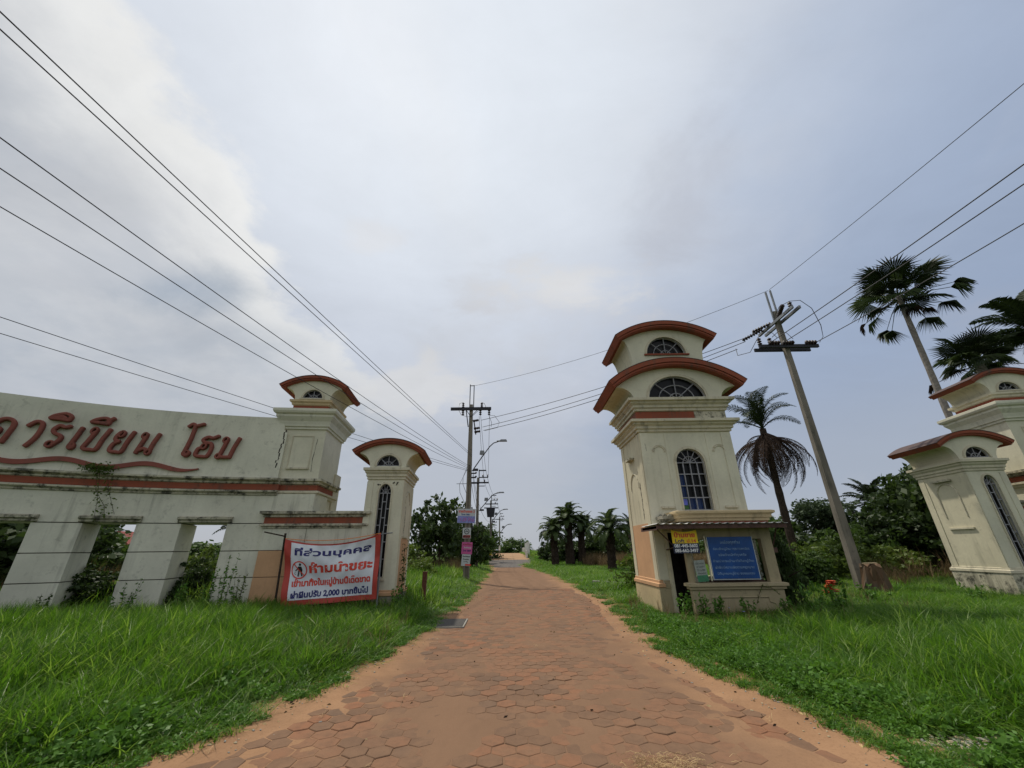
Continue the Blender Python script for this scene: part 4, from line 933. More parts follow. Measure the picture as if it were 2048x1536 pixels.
def wing_wall(name_lbl, A, Bp, dz, s, ztop=2.73):
    A = Vector(A); Bp = Vector(Bp); d = Bp - A; Ln = d.length; R = empty('wing_wall', (A.x, A.y, dz), atan2(d.y, d.x), name_lbl, 'wall')
    MB().box(0.03, Ln, .04, .5, -.4, 2.6).build('core', 'interior_dark', R)
    for z0, z1, mt in ((-.4, .975, 'peach_paint'), (.99, 1.655, 'peach_paint'), (1.67, 2.24, 'plaster_green')):
        xs = [0, Ln * .42, Ln] if z0 > 1.6 else [0, Ln]
        for a, b in zip(xs[:-1], xs[1:]): MB().box(a + (.012 if a else 0), b, 0, .52, z0, z1).build('block', mt, R)
    def mould(z, h, o, nm, mt='plaster_ledge'):
        m = MB(); m.rings(0, Ln, 0, .5, [(.0, z), (o * .4, z + h * .1), (o * .4, z + h * .45), (o, z + h * .6), (o, z + h), (o * .5, z + h + .015)]); m.build(nm, mt, R)
    mould(2.24, .12, .10, 'lower_moulding'); mould(2.54, .17, .14, 'upper_moulding')
    MB().box(-.02, Ln + .02, -.02, .51, 2.37, 2.55).build('terracotta_band', 'terracotta', R)
    return R
wing_wall('low cream wall with terracotta band behind the banner, between tower and pillar', (-7.2, 11.98), (-4.42, 12.34), 0, 1)
wing_wall('low wall with terracotta band behind the sunlit pillar, between it and the tower', (15.3, 12.6), (18.0, 12.25), 0.1, -1)
def right_wall():
    R = empty('boundary_wall', (18.9, 12.0, 0.1), radians(-22), 'cream boundary wall with terracotta band running off beside the far tower', 'wall')
    MB().box(-1.5, 6, 0.1, .9, -.4, 5.5).build('panel', 'plaster', R)
    MB().rings(-1.5, 6, .1, .9, [(0, 3.17), (.10, 3.2), (.12, 3.31), (.02, 3.33)]).build('lower_moulding', 'plaster_trim', R)
    MB().box(-1.52, 6.02, .07, .92, 3.33, 3.5).build('terracotta_band', 'terracotta', R)
    MB().rings(-1.5, 6, .1, .9, [(0.02, 3.5), (.10, 3.52), (.16, 3.6), (.16, 3.68), (.02, 3.7)]).build('upper_moulding', 'plaster_ledge', R)
right_wall()

# ------------------------------------------------------------------ banner
BAN = [(-6.38, 11.75, 1.95), (-3.80, 12.0, 2.07), (-3.72, 11.95, .42), (-6.12, 11.70, .30)]
def banner():
    TL, TR, BR, BL = Vector(BAN[0]), Vector(BAN[1]), Vector(BAN[2]), Vector(BAN[3])
    base = Vector((-5.4, 11.85, 0)); nrm = (TR - TL).cross(Vector((0, 0, 1))).normalized()   # towards the viewer
    R = empty('warning_banner', base, 0, 'white cloth banner with red border and Thai warning text tied between two poles', 'banner')
    def P(u, v, off=0.0):
        """u left to right, v bottom to top"""
        p = BL.lerp(BR, u).lerp(TL.lerp(TR, u), v)
        sag = 0.20 * (1 - (2 * u - 1) ** 2) * v ** 2
        p.z -= sag
        w = 0.040 * sin(5 * u + 9 * v) + 0.026 * sin(13 * u - 4 * v + 1) + 0.05 * (1 - (2 * u - 1) ** 2) * (v - .5)
        w += 0.020 * sin(26 * (u + .35 * (1 - v))) * v * (1 - v) * 2 + .012 * sin(40 * abs(u - .5) - 22 * v) * v
        p += nrm * (w + off)
        return p - base
    def grid(u0, u1, v0, v1, off, n=40, m=24):
        mb = MB(); vs = [P(u0 + (u1 - u0) * i / n, v0 + (v1 - v0) * j / m, off) for j in range(m + 1) for i in range(n + 1)]
        mb.add(vs, [(j * (n + 1) + i, j * (n + 1) + i + 1, (j + 1) * (n + 1) + i + 1, (j + 1) * (n + 1) + i) for j in range(m) for i in range(n)]); return mb
    grid(0, 1, 0, 1, 0).build('cloth', 'banner_red', R, smooth=True)
    grid(.070, .945, .075, .970, .006).build('printed_field', 'banner_white', R, smooth=True)
    def line(s, uc, v0, wu, hv, mat, off=.012, ofs=0.02, sh=0.0):
        me = txt_mesh('lettering', s, 1.0, mat, offset=ofs, shear=sh, width=1.0, height=1.0, fn=lambda x, y, z: tuple(P(uc + x * wu, v0 + y * hv + (x * wu) * 0.0, off)))
        link_mesh('lettering', me, R)
    line('ที่ส่วนบุคคล', .51, .725, .80, .185, 'print_navy', ofs=.034)
    line('ห้ามนำขยะ', .60, .47, .66, .19, 'print_red', ofs=.040)
    line('เข้ามาทิ้งในหมู่บ้านนี้เด็ดขาด', .51, .235, .82, .155, 'print_red', ofs=.044)
    line('ฝ่าฝืนปรับ 2,000 บาทขึ้นไป', .50, .085, .80, .125, 'print_navy', ofs=.044)
    # prohibition symbol
    cu, cv, ru, rv = .165, .53, .085, .145
    def ring(r0, r1, mat, off, n=40, a0=0, a1=2 * pi, nm='symbol_ring'):
        vs = []; 
        for i in range(n + 1):
            a = a0 + (a1 - a0) * i / n
            vs += [P(cu + ru * r0 * cos(a), cv + rv * r0 * sin(a), off), P(cu + ru * r1 * cos(a), cv + rv * r1 * sin(a), off)]
        MB().add(vs, [(2 * i, 2 * i + 1, 2 * i + 3, 2 * i + 2) for i in range(n)]).build(nm, mat, R)
    ring(.86, 1.0, 'print_red', .013)
    def strip(pts, w, mat, off, nm):
        vs = []; n = len(pts)
        for i, (x, y) in enumerate(pts):
            a = Vector(pts[min(i + 1, n - 1)]) - Vector(pts[max(i - 1, 0)]); a.normalize(); nx, ny = -a.y * w, a.x * w
            vs += [P(cu + ru * (x + nx), cv + rv * (y + ny), off), P(cu + ru * (x - nx), cv + rv * (y - ny), off)]
        return MB().add(vs, [(2 * i, 2 * i + 1, 2 * i + 3, 2 * i + 2) for i in range(n - 1)])
    fig = MB()
    for pts, w in (([(.12, .38), (.12, -.05)], .17), ([(.02, -.02), (-.12, -.72)], .08), ([(.22, -.02), (.34, -.70)], .08), ([(-.02, .36), (-.22, .05), (-.46, -.10)], .06), ([(.26, .34), (.36, 0), (.32, -.3)], .06)):
        k = strip(pts, w, '', .012, ''); fig.add(k.v, k.f)
    vs = [P(cu + ru * .12, cv + rv * .6, .012)] + [P(cu + ru * (.12 + .15 * cos(2 * pi * i / 14)), cv + rv * (.6 + .15 * sin(2 * pi * i / 14)), .012) for i in range(14)]
    fig.add(vs, [(0, i + 1, (i + 1) % 14 + 1) for i in range(14)])
    for x, y in ((-.55, -.28), (-.62, -.42), (-.5, -.5)): 
        k = strip([(x, y), (x + .1, y + .04)], .03, '', .012, ''); fig.add(k.v, k.f)
    fig.build('symbol_figure', 'print_black', R)
    strip([(-.64 + .08 * i, .64 - .08 * i) for i in range(17)], .055, 'print_red', .016, '').build('symbol_bar', 'print_red', R)
    # poles and rope
    m = MB(); m.tube([(-6.30 - base.x, 11.77 - base.y, -.2), (-6.42 - base.x, 11.77 - base.y, 2.10)], .028, 6); m.tube([(-6.98 - base.x, 11.70 - base.y, 2.14), (-6.40 - base.x, 11.75 - base.y, 2.02)], .018, 5)
    m.build('pole', 'bark_dark', R)
    m = MB(); m.tube([(-3.70 - base.x, 12.0 - base.y, -.2), (-3.76 - base.x, 12.03 - base.y, 2.14)], .026, 6); m.tube([(-3.80 - base.x, 12.02 - base.y, 2.06), (-3.48 - base.x, 12.02 - base.y, 2.09)], .016, 5)
    m.build('pole', 'grey_steel', R)
    m = MB(); m.tube([P(u / 16, 1.0, .0) + Vector((0, 0, .012 + .09 * (1 - (2 * u / 16 - 1) ** 2))) for u in range(17)], .009, 5); m.build('rope', 'rope_orange', R)
banner()

# ------------------------------------------------------------------ utility poles, lamps, signs, cables
def insul(m, p, up=1, n=3, r=.07, h=.09, axis='Z'):
    """pin or string insulator made of stacked discs"""
    d = {'Z': Vector((0, 0, up)), 'X': Vector((up, 0, 0)), 'Y': Vector((0, up, 0))}[axis] if isinstance(axis, str) else Vector(axis).normalized()
    p = Vector(p)
    pts = []; rr = []
    for i in range(n):
        for f, q in ((0, .35), (.25, 1.0), (.6, .85), (.85, .35)): pts.append(p + d * (i + f) * h); rr.append(r * q)
    pts.append(p + d * n * h); rr.append(r * .3)
    m.tube(pts, rr, 8)
def pole_body(R, H, w0=.34, w1=.20, grooved=True, name='pole'):
    m = MB(); d0, d1 = w0 * .78, w1 * .78
    if grooved:
        for s in (-1, 1): m.taper(s * w0 * .33, 0, -.4, H * .62, w0 * .34, d0, w0 * .26, d0 * .8, -s * (w0 - w1) * .2, 0)
        m.taper(0, 0, -.4, H * .62, w0 * .4, d0 * .5, w1 * .6, d0 * .45)
        m.taper(0, 0, H * .619, H, w0 * .80, d0 * .82, w1, d1)
    else: m.taper(0, 0, -.4, H, w0, d0, w1, d1)
    return m.build(name, 'pole_concrete', R)
def near_pole():
    R = empty('utility_pole', (-2.62, 23.7, 0), 0, 'nearest concrete utility pole left of the lane, plastered with signs', 'utility pole', 'utility poles along the lane')
    pole_body(R, 10.2)
    m = MB(); m.box(-.13, -.08, -.03, .03, 9.9, 11.6); m.box(.12, .17, -.03, .03, 9.9, 11.55); m.box(-.13, .17, -.02, .02, 11.5, 11.54); m.build('top_bracket', 'dark_steel', R)
    MB().box(-1.28, 1.28, -.22, -.10, 9.78, 9.96).build('crossarm', 'dark_steel', R)
    for x, dn in ((-.5, 1), (.68, 1)):
        m = MB(); insul(m, (x, -.16, 9.96), 1, 3, .085, .11); m.build('insulator', 'insulator', R)
    for x in (-.5, .6, 1.15):
        m = MB(); insul(m, (x, -.16, 9.78), -1, 3, .09, .12); m.build('insulator', 'insulator', R)
    for z, x in ((9.08, .15), (8.58, .22), (8.36, .26)):
        m = MB(); insul(m, (x, -.1, z), 1, 4, .085, .10, Vector((.92, -.38, .02))); m.build('insulator', 'insulator', R)
    m = MB(); m.tube([(-.3, -.16, 9.75), (-.15, -.1, 8.7)], .03, 4); m.tube([(.2, -.1, 9.1), (.34, -.1, 8.2)], .035, 4); m.tube([(-.3, -.2, 9.78), (0, -.16, 9.35)], .02, 4); m.tube([(.42, -.2, 9.78), (0, -.16, 9.35)], .02, 4); m.build('brace', 'dark_steel', R)
    m = MB()
    for pts in ([(-.5, -.2, 10.3), (-.72, -.25, 10.2), (-.78, -.25, 9.8), (-.6, -.2, 9.45), (-.2, -.2, 9.33), (.1, -.2, 9.36), (.5, -.2, 9.75)], [(.68, -.2, 10.28), (.85, -.2, 10.2), (.95, -.2, 9.95)],
                [(1.2, -.2, 9.4), (1.5, -.3, 9.35), (1.8, -.4, 8.9), (1.7, -.4, 8.55), (.9, -.35, 8.36)], [(1.15, -.2, 9.4), (1.32, -.3, 8.9), (1.3, -.35, 8.62)], [(-.15, 0, 6.2), (-.35, -.1, 5.6), (-.35, -.1, 5.2), (-.1, 0, 4.6)], [(-.12, 0, 6.1), (-.55, -.1, 5.2), (-.5, -.1, 4.7), (-.1, 0, 3.9)]):
        MB().tube(pts, .012, 4).build('jumper_cable', 'wire_black', R)
    m = MB(); m.box(.12, .42, -.1, .0, 5.55, 5.62); m.box(.12, .42, -.1, 0, 5.80, 5.86); 
    for z in (5.6, 5.82): insul(m, (.40, -.05, z), 1, 1, .07, .1)
    m.build('service_bracket', 'dark_steel', R); MB().tube([(.22, -.1, 3.9), (.26, -.12, 3.5), (.22, -.1, 3.2), (.30, -.1, 2.7)], .04, 5).build('cable_coil', 'wire_black', R)
    return R
near_pole()
def street_lamp(base, z0, reach, rise, label, s=1.0):
    R = empty('street_lamp', (base[0], base[1], z0), 0, label, 'street lamp', 'street lamps along the lane')
    m = MB(); m.tube([(.0, 0, 0), (reach * .25, -.05, rise * .40), (reach * .5, -.08, rise * .78), (reach * .62, -.1, rise * .9), (reach * .85, -.1, rise * .98)], .032 * s, 6); m.build('arm', 'dark_steel', R)
    m = MB(); m.taper(reach * .93, -.1, rise * .955, rise * 1.02, .44 * s, .20 * s, .34 * s, .14 * s); m.tube([(reach * .72, -.1, rise * .96), (reach * 1.02, -.1, rise)], .05 * s, 6); m.build('lamp_head', 'grey_steel', R)
    m = MB(); m.taper(reach * .27, -.12, rise * .5, rise * .5 + .22 * s, .3 * s, .2 * s, .24 * s, .2 * s); m.build('junction_box', 'grey_steel', R)
    m = MB(); m.taper(.12 * s, -.12, -.1 * s, .02, .36 * s, .2 * s, .26 * s, .16 * s, .05, 0); m.build('floodlight', 'dark_steel', R)
street_lamp((-2.38, 23.6), 6.05, 1.95, 1.75, 'street lamp on the curved arm of the sign covered nearest pole')
def small_sign(name, px, z, w, h, mat, label, texts, tilt=0, y=23.5):
    S = flat_sign(name, (px, y, z), 0, w, h, mat, label, 'sign', .012, tilt, 'signs fixed to the nearest utility pole'); S.location.z = z
    for t in texts: put_text(S, t[0], t[1], t[2], t[3], w=t[4], h=t[5], offset=.004, y=-.004)
    return S
S = small_sign('real_estate_sign', -2.70, 3.02, 1.02, .78, 'sign_pale', 'wide white, red and blue sign at the top of the pole signs', [('ขายบ้านจอง 2', 0, .56, 'print_red', .92, .17), ('โทร 081', -.05, .42, 'sign_blue', .5, .1)], radians(2))
MB().box(-.50, .50, -.003, -.0005, .01, .38).build('lower_panel', 'sign_lilac', S)
put_text(S, '1.29 ล้าน', .05, .10, 'sign_magenta', w=.75, h=.22, y=-.006)
S = small_sign('round_logo_sign', -2.64, 2.22, .46, .55, 'sign_pale', 'small white sign with a black ring emblem, second down the pole', [('ห้าม', 0, .04, 'print_black', .36, .12)])
m = MB(); m.poly([(.15 * cos(2 * pi * i / 24), .36 + .15 * sin(2 * pi * i / 24)) for i in range(24)], [[(.115 * cos(2 * pi * i / 24), .36 + .115 * sin(2 * pi * i / 24)) for i in range(24)]], -.006, -.001); m.tube([(-.08, -.004, .32), (0, -.004, .40), (.08, -.004, .32)], .02, 4); m.build('emblem', 'print_black', S)
MB().box(-.21, .21, -.003, -.0005, .02, .17).build('red_panel', 'bracket_red', S)
S = small_sign('magenta_poster', -2.62, 1.40, .58, .62, 'sign_magenta', 'magenta printed poster, third down the pole', [('ขายที่ดิน', 0, .46, 'bracket_red', .5, .1), ('ใกล้ทะเล', .04, .30, 'sign_pale', .42, .09), ('โทร 089', 0, .14, 'print_navy', .46, .1)], radians(3))
S = small_sign('white_poster', -2.66, .82, .48, .60, 'sign_pale', 'white poster with a torn red lower corner, lowest on the pole', [('ประกาศขาย', 0, .44, 'print_black', .38, .08), ('บ้านเดี่ยว', 0, .30, 'print_black', .34, .08), ('2 ชั้น', 0, .18, 'print_black', .25, .07)], radians(4))
MB().box(-.02, .3, -.006, -.001, .02, .10).build('red_corner', 'print_red', S)

def far_pole(loc, H, label, transformer=False, s=1.0):
    R = empty('utility_pole', loc, 0, label, 'utility pole', 'utility poles along the lane')
    pole_body(R, H, .30 * s, .20 * s)
    m = MB(); m.box(-.75, 1.0, -.16, -.06, H - .55, H - .42); m.box(-2.0, 0, -.12, -.08, H - .58, H - .54) if not transformer else None; m.box(.1, .65, -.14, -.06, H - .82, H - .76); m.build('crossarm', 'dark_steel', R)
    m = MB(); m.box(.05, .13, -.05, .05, H - .5, H + .75); m.box(.05, .75, -.05, .05, H + .62, H + .72); m.box(.05, .95, -.05, .05, H - .02, H + .06); m.build('top_bracket', 'dark_steel', R)
    for x, z in ((.45, H + .06), (.9, H + .06), (.6, H - .42)):
        m = MB(); insul(m, (x, 0, z), 1, 2, .08, .12); m.build('insulator', 'insulator', R)
    if transformer:
        m = MB(); m.taper(0, -.35, H - 2.2, H - 1.1, .9, .6, 1.15, .7); m.box(-.9, 1.0, -.3, -.2, H - 1.08, H - .95); m.build('transformer', 'dark_steel', R)
    m = MB(); m.box(-.17, .17, -.17, -.13, 1.0, 2.0); m.build('pale_band', 'white_paint' if not transformer else 'sign_yellow', R)
    return R
far_pole((-3.30, 37.5, 0), 7.9, 'second utility pole from the camera, narrow top bracket over a short crossarm')
far_pole((-3.10, 56.0, 0), 7.9, 'third utility pole, the one carrying a grey transformer', True)
far_pole((-3.0, 88.0, 0.5), 7.6, 'fourth utility pole, beyond the hump of the road')
far_pole((-4.4, 84.0, 0.3), 6.4, 'slim far pole just left of the fourth utility pole', s=.8)
street_lamp((-3.05, 37.3), 5.0, 2.1, 1.5, 'street lamp on the second utility pole', 1.2)
street_lamp((-2.9, 55.8), 5.2, 2.0, 1.5, 'street lamp on the pole with the transformer', 1.4)
street_lamp((-2.8, 87.8), 5.0, 2.2, 1.6, 'most distant street lamp above the hump', 2.0)

def right_pole():
    R = empty('utility_pole', (11.75, 14.95, 0.05), 0, 'tall concrete utility pole with two crossarms standing right of the guard tower', 'utility pole', 'tall poles carrying the overhead line')
    H = 11.2
    pole_body(R, H, .31, .18, False)
    m = MB(); m.box(-.15, -.09, -.03, .03, 10.7, 12.25); m.box(.08, .14, -.03, .03, 10.7, 12.35); m.build('top_bracket', 'grey_steel', R)
    m = MB()
    for ox in (-.17, .13): m.box(ox - .03, ox + .05, -1.25, 1.15, 10.58, 10.70)
    m.build('upper_crossarm', 'grey_steel', R)
    m = MB(); m.box(-1.25, 1.25, -.24, -.14, 9.30, 9.44); m.box(-1.25, 1.15, .12, .2, 9.30, 9.44); m.build('lower_crossarm', 'dark_steel', R)
    for p, ax, n in (((-.12, .25, 10.76), Vector((-.62, .74, -.10)), 7), ((-.05, -.2, 10.80), Vector((-.3, -.9, .16)), 7), ((-.22, .75, 10.74), Vector((-.62, .70, -.2)), 8)):
        m = MB(); insul(m, p, 1, n, .095, .115, ax); m.build('insulator', 'insulator', R)
    for x in (-1.2, -.75, ):
        m = MB(); insul(m, (x, -.2, 9.44), 1, 3, .09, .11); m.build('insulator', 'insulator', R)
    m = MB(); insul(m, (-.02, -.98, 10.72), 1, 3, .09, .11); m.build('insulator', 'insulator', R)
    for x in (-.85, -.25, .70):
        m = MB(); insul(m, (x, -.26, 9.50), 1, 4, .10, .12, 'X'); m.build('insulator', 'insulator', R)
    m = MB()
    for pts in ([(0, -1.0, 11.08), (.5, -.95, 11.15), (1.0, -.8, 10.85), (1.4, -.5, 10.2), (1.5, -.3, 9.75), (1.3, -.26, 9.5)], [(-.1, -.1, 10.95), (-.1, -.5, 11.15), (0, -1.0, 11.08)],
                [(-1.2, -.2, 9.8), (-.9, -.3, 10.05), (-.6, -.3, 9.95), (-.45, -.3, 9.7)], [(-.6, -.2, 9.8), (-.3, -.3, 10.05), (0, -.3, 9.95), (.2, -.3, 9.65)], [(-1.2, -.2, 9.8), (-1.5, .1, 9.25), (-1.75, .6, 9.35), (-1.5, 1.0, 9.9)]):
        MB().tube(pts, .014, 4).build('jumper_cable', 'wire_black', R)
right_pole()
m = MB(); n = 18
R = empty('tree_stump', (11.6, 14.15, 0.05), .3, 'brown splintered stump at the foot of the tall utility pole on the right', 'stump')
prof = [(-.2, .46), (.15, .37), (.5, .29), (.85, .26), (.95, .26)]
vs = [(r * (1 + .20 * sin(k * 2.1 + z * 3) + .14 * sin(k * 5.3 + z * 7)) * cos(2 * pi * k / n), r * (1 + .2 * sin(k * 2.1 + z * 3)) * sin(2 * pi * k / n), z + (.07 * sin(k * 1.7) if z > .9 else 0)) for z, r in prof for k in range(n)]
m.add(vs, [(i * n + k, i * n + (k + 1) % n, (i + 1) * n + (k + 1) % n, (i + 1) * n + k) for i in range(4) for k in range(n)] + [tuple(range(4 * n, 5 * n))])
m.build('trunk', 'stump_bark', R)
MB().box(-.26, .30, -.05, .05, 1.0, 1.03).build('pale_slab', 'stone_pale', R)

def cable(name, pts, r, sag, label, group=None, ext=0.0):
    A, B = Vector(pts[0]), Vector(pts[1]); E = B + (B - A) * ext
    n = 28; P = []
    for i in range(n + 1):
        t = i / n; p = A.lerp(E, t); p.z -= 4 * sag * t * (1 - t); P.append(p)
    m = MB(); m.tube([p - A for p in P], r, 5); o = m.build(name, 'wire_black'); o.location = A
    tag(o, label, 'cable', group); return o
WR = .0085
WL = [((-2.5, 23.65, 6.95), (-5.32, 2.23, 6.9), .05, 'topmost cable of the bundle crossing the left sky', .011), ((-2.5, 23.65, 6.85), (-5.50, 2.38, 6.9), .05, 'second cable from the top, close beneath the topmost one', .011),
      ((-2.55, 23.6, 6.22), (-6.35, 3.17, 6.7), .35, 'third cable down in the left sky, above the tower roof', .011), ((-2.55, 23.6, 6.14), (-6.86, 3.58, 6.7), .35, 'fourth cable down in the left sky', .011),
      ((-2.55, 23.6, 6.06), (-7.62, 4.21, 6.7), .35, 'fifth cable down, meeting the tower roof from the left', .011),
      ((-2.6, 23.6, 6.02), (-11.5, 7.44, 6.68), .15, 'upper one of the two low cables passing over the sign wall', .012), ((-2.6, 23.6, 5.95), (-12.1, 7.98, 6.58), .15, 'lowest cable, just over the sign wall and tower cornice', .012)]
for A, B, sg, lb, r in WL: cable('power_cable', (A, B), r * .78, sg, lb, 'cables fanning out to the left from the nearest pole', .45)
cable('ground_wire', ((-2.45, 23.7, 11.52), (11.78, 14.95, 12.4)), .010, .45, 'thin topmost wire between the nearest left pole and the tall right pole', 'wires between the two near poles')
for (a, b, lb) in (((-1.95, 23.4, 9.06), (11.3, 15.85, 10.66), 'upper conductor passing behind the guard tower roofs'), ((-1.85, 23.4, 8.62), (10.95, 16.2, 10.45), 'middle conductor passing behind the guard tower roofs'), ((-1.8, 23.4, 8.40), (10.35, 16.0, 9.95), 'lower conductor passing behind the guard tower roofs')):
    cable('conductor', (a, b), .016, .30, lb, 'wires between the two near poles')
cable('ground_wire', ((11.85, 14.95, 12.45), (11.4, 5.43, 11.05)), .010, .1, 'thin top wire from the tall right pole up to the right edge', 'wires leaving to the upper right', .5)
for a, h, q, lb in (((10.9, 14.7, 9.52), 9.6, (2048, 320), 'upper heavy conductor leaving to the upper right'), ((11.45, 14.7, 9.52), 9.6, (2048, 360), 'middle heavy conductor leaving to the upper right'), ((12.9, 14.7, 9.55), 9.6, (2048, 440), 'lower heavy conductor leaving past the fan palm')):
    ry = {320: (1.3114, .7054, .8999), 360: (1.3108, .7252, .8530), 440: (1.3095, .7649, .7591)}[q[1]]; t = 8.0 / ry[2]
    cable('conductor', (a, (ry[0] * t, ry[1] * t, 9.6)), .016, .1, lb, 'wires leaving to the upper right', .5)
for i, (x, z, x2, z2, lb) in enumerate(((-2.0, 9.42, -2.5, 8.2, 'left'), (-1.45, 9.42, -2.35, 8.15, 'right'), (-2.1, 9.4, -2.7, 7.6, 'middle'), (-2.4, 6.0, -3.0, 5.2, 'low'), (-2.4, 5.7, -3.1, 4.9, 'lowest'), (-2.5, 5.4, -3.1, 4.6, 'bottom'))):
    cable('lane_conductor', ((x, 23.6, z), (x2, 37.5, z2)), .012, .45, ('%s of the thin wires running from the nearest pole to the second pole' % lb), 'wires along the lane')
for i, (x, z, lb) in enumerate(((-2.5, 8.2, 'right'), (-2.9, 8.1, 'left'), (-3.1, 5.2, 'low'))):
    cable('lane_conductor', ((x, 37.5, z), (x + .1, 56, z)), .014, .5, '%s of the thin wires running from the second pole to the transformer pole' % lb, 'wires along the lane')
for i, (x, z, lb) in enumerate(((-2.4, 8.2, 'right'), (-2.9, 5.1, 'low'))):
    cable('lane_conductor', ((x, 56, z), (x + .1, 88, z)), .018, .6, '%s of the wires beyond the transformer pole' % lb, 'wires along the lane')

# ------------------------------------------------------------------ small things by the lane
m = MB(); m.taper(0, 0, -.3, .98, .13, .10, .13, .10, .02, 0); m.box(-.05, .09, -.06, .06, .979, 1.0)
R = m.build('rusty_post', 'rust'); R.location = (-2.83, 13.7, 0); tag(R, 'short rusty steel post in the grass between pillar and lane', 'post')
R = empty('drain_cover', (-1.62, 10.75, 0.012), .02, 'dark square concrete drain cover at the left edge of the lane', 'drain cover')
m = MB(); m.box(-.42, .42, -.52, .52, -.06, .022); m.build('slab', 'dark_concrete', R)
m = MB(); m.box(-.46, -.425, -.56, .56, -.06, .016); m.box(.425, .46, -.56, .56, -.06, .016); m.box(-.425, .425, -.56, -.525, -.06, .016); m.box(-.425, .425, .525, .56, -.06, .016); m.build('rim', 'concrete', R)
m = MB(); m.taper(0, 0, -.05, .16, 2.2, .30, 2.2, .22); R = m.build('concrete_kerb_beam', 'concrete'); R.location = (4.55, 19.4, .08); R.rotation_euler = (0, radians(2), radians(-24)); tag(R, 'pale concrete beam lying in the grass left of the guard tower', 'concrete beam')
def rock(name, loc, s, mat, label, cat, grp=None, flat=.5):
    m = MB(); n = 9; vs = []
    for z, r in ((0, 1.0), (.45, 1.05), (.85, .7)):
        for k in range(n): a = 2 * pi * k / n; q = r * (1 + .22 * sin(k * 2.7 + loc[0] * 5)); vs.append((q * cos(a) * s, q * sin(a) * s * .75, z * s * flat))
    m.add(vs, [(i * n + k, i * n + (k + 1) % n, (i + 1) * n + (k + 1) % n, (i + 1) * n + k) for i in range(2) for k in range(n)] + [tuple(range(2 * n, 3 * n))])
    o = m.build(name, mat); o.location = loc; o.rotation_euler = (0, 0, loc[0] * 3); return tag(o, label, cat, grp)
rock('broken_tile', (3.32, 4.47, 0.0), .095, 'stone_pale', 'yellowish broken tile on the right sandy edge', 'broken tile', None, .35)
for i, (x, y, lb, sz) in enumerate(((4.22, 4.30, 'pale flat stone farthest right in the rubble patch', .07), (3.98, 4.22, 'tan stone in the middle of the rubble patch', .085), (3.90, 4.45, 'small stone at the back of the rubble patch', .05), (3.62, 4.38, 'stone at the left end of the rubble patch', .05), (3.05, 4.75, 'lone pale stone at the grass edge before the rubble patch', .045))):
    rock('stone', (x, y, .0), sz, 'stone_pale', lb, 'stone', 'stones at the right grass edge', .4)
def scrap(name, loc, s, mat, label):
    n = 7; V = [((i / n - .5) * s, (j / n - .5) * s * .7, abs(sin(i * 1.3 + j * 2.1)) * s * .22 + random.uniform(0, .1) * s) for j in range(n + 1) for i in range(n + 1)]
    m = MB(); m.add(V, [(j * (n + 1) + i, j * (n + 1) + i + 1, (j + 1) * (n + 1) + i + 1, (j + 1) * (n + 1) + i) for j in range(n) for i in range(n)])
    o = m.build(name, mat); o.location = loc; tag(o, label, 'litter')
scrap('crumpled_paper', (-2.38, 6.65, .02), .09, 'litter_white', 'crumpled white paper scrap on the sand at the left verge')
# drift of dry straw on the pavers at the lower right
m = MB()
for i in range(420):
    a = random.gauss(0, 1) * .17; b = random.gauss(0, 1) * .10; th = random.uniform(0, 2 * pi); l = random.uniform(.03, .11); z = random.uniform(.004, .028)
    dx, dy = cos(th) * l, sin(th) * l * .6; k = random.uniform(-.02, .02)
    m.tube([(a, b, z), (a + dx * .5 - dy * k * 8, b + dy * .5, z + .012), (a + dx, b + dy, z)], .0014, 3, False)
o = m.build('straw', 'straw'); o.location = (1.18, 4.02, 0); tag(o, kind='stuff'); o['label'] = 'tangle of dry straw lying on the pavers'

# bridge over the canal, beyond the hump
def railing(x, y0, y1, label, tall):
    R = empty('bridge_railing', (x, y0, float(zroad(y0))), 0, label, 'railing', 'white railings of the bridge'); n = int((y1 - y0) / 2.2)
    zz = lambda y: float(zroad(y) - zroad(y0))
    m = MB(); m.tube([(0, (y1 - y0) * i / 12, zz(y0 + (y1 - y0) * i / 12) + .75) for i in range(13)], .09, 5); m.build('rail', 'white_paint', R)
    for i in range(n + 1):
        y = (y1 - y0) * i / n; m = MB(); m.box(-.12, .12, y - .12, y + .12, zz(y0 + y) - .1, zz(y0 + y) + .95); m.build('baluster', 'white_paint', R)
    if tall:
        for i in range(6):
            y = 5 + i * 3.8; m = MB(); m.box(.35, .6, y - .1, y + .1, -.5, 2.2); m.build('column', 'white_paint', R)
railing(1.75, 59, 84, 'white bridge railing with columns right of the hump', True)
railing(-3.75, 60, 84, 'white bridge railing left of the hump beside the last poles', False)
R = empty('slim_lamp_post', (1.55, 92, -.3), 0, 'thin lamp post far off above the bridge railing', 'lamp post'); m = MB(); m.tube([(0, 0, 0), (0, 0, 4.6)], .05, 6); m.build('post', 'grey_steel', R); m = MB(); m.box(-.25, .25, -.06, .06, 3.6, 3.7); m.build('arm', 'grey_steel', R)
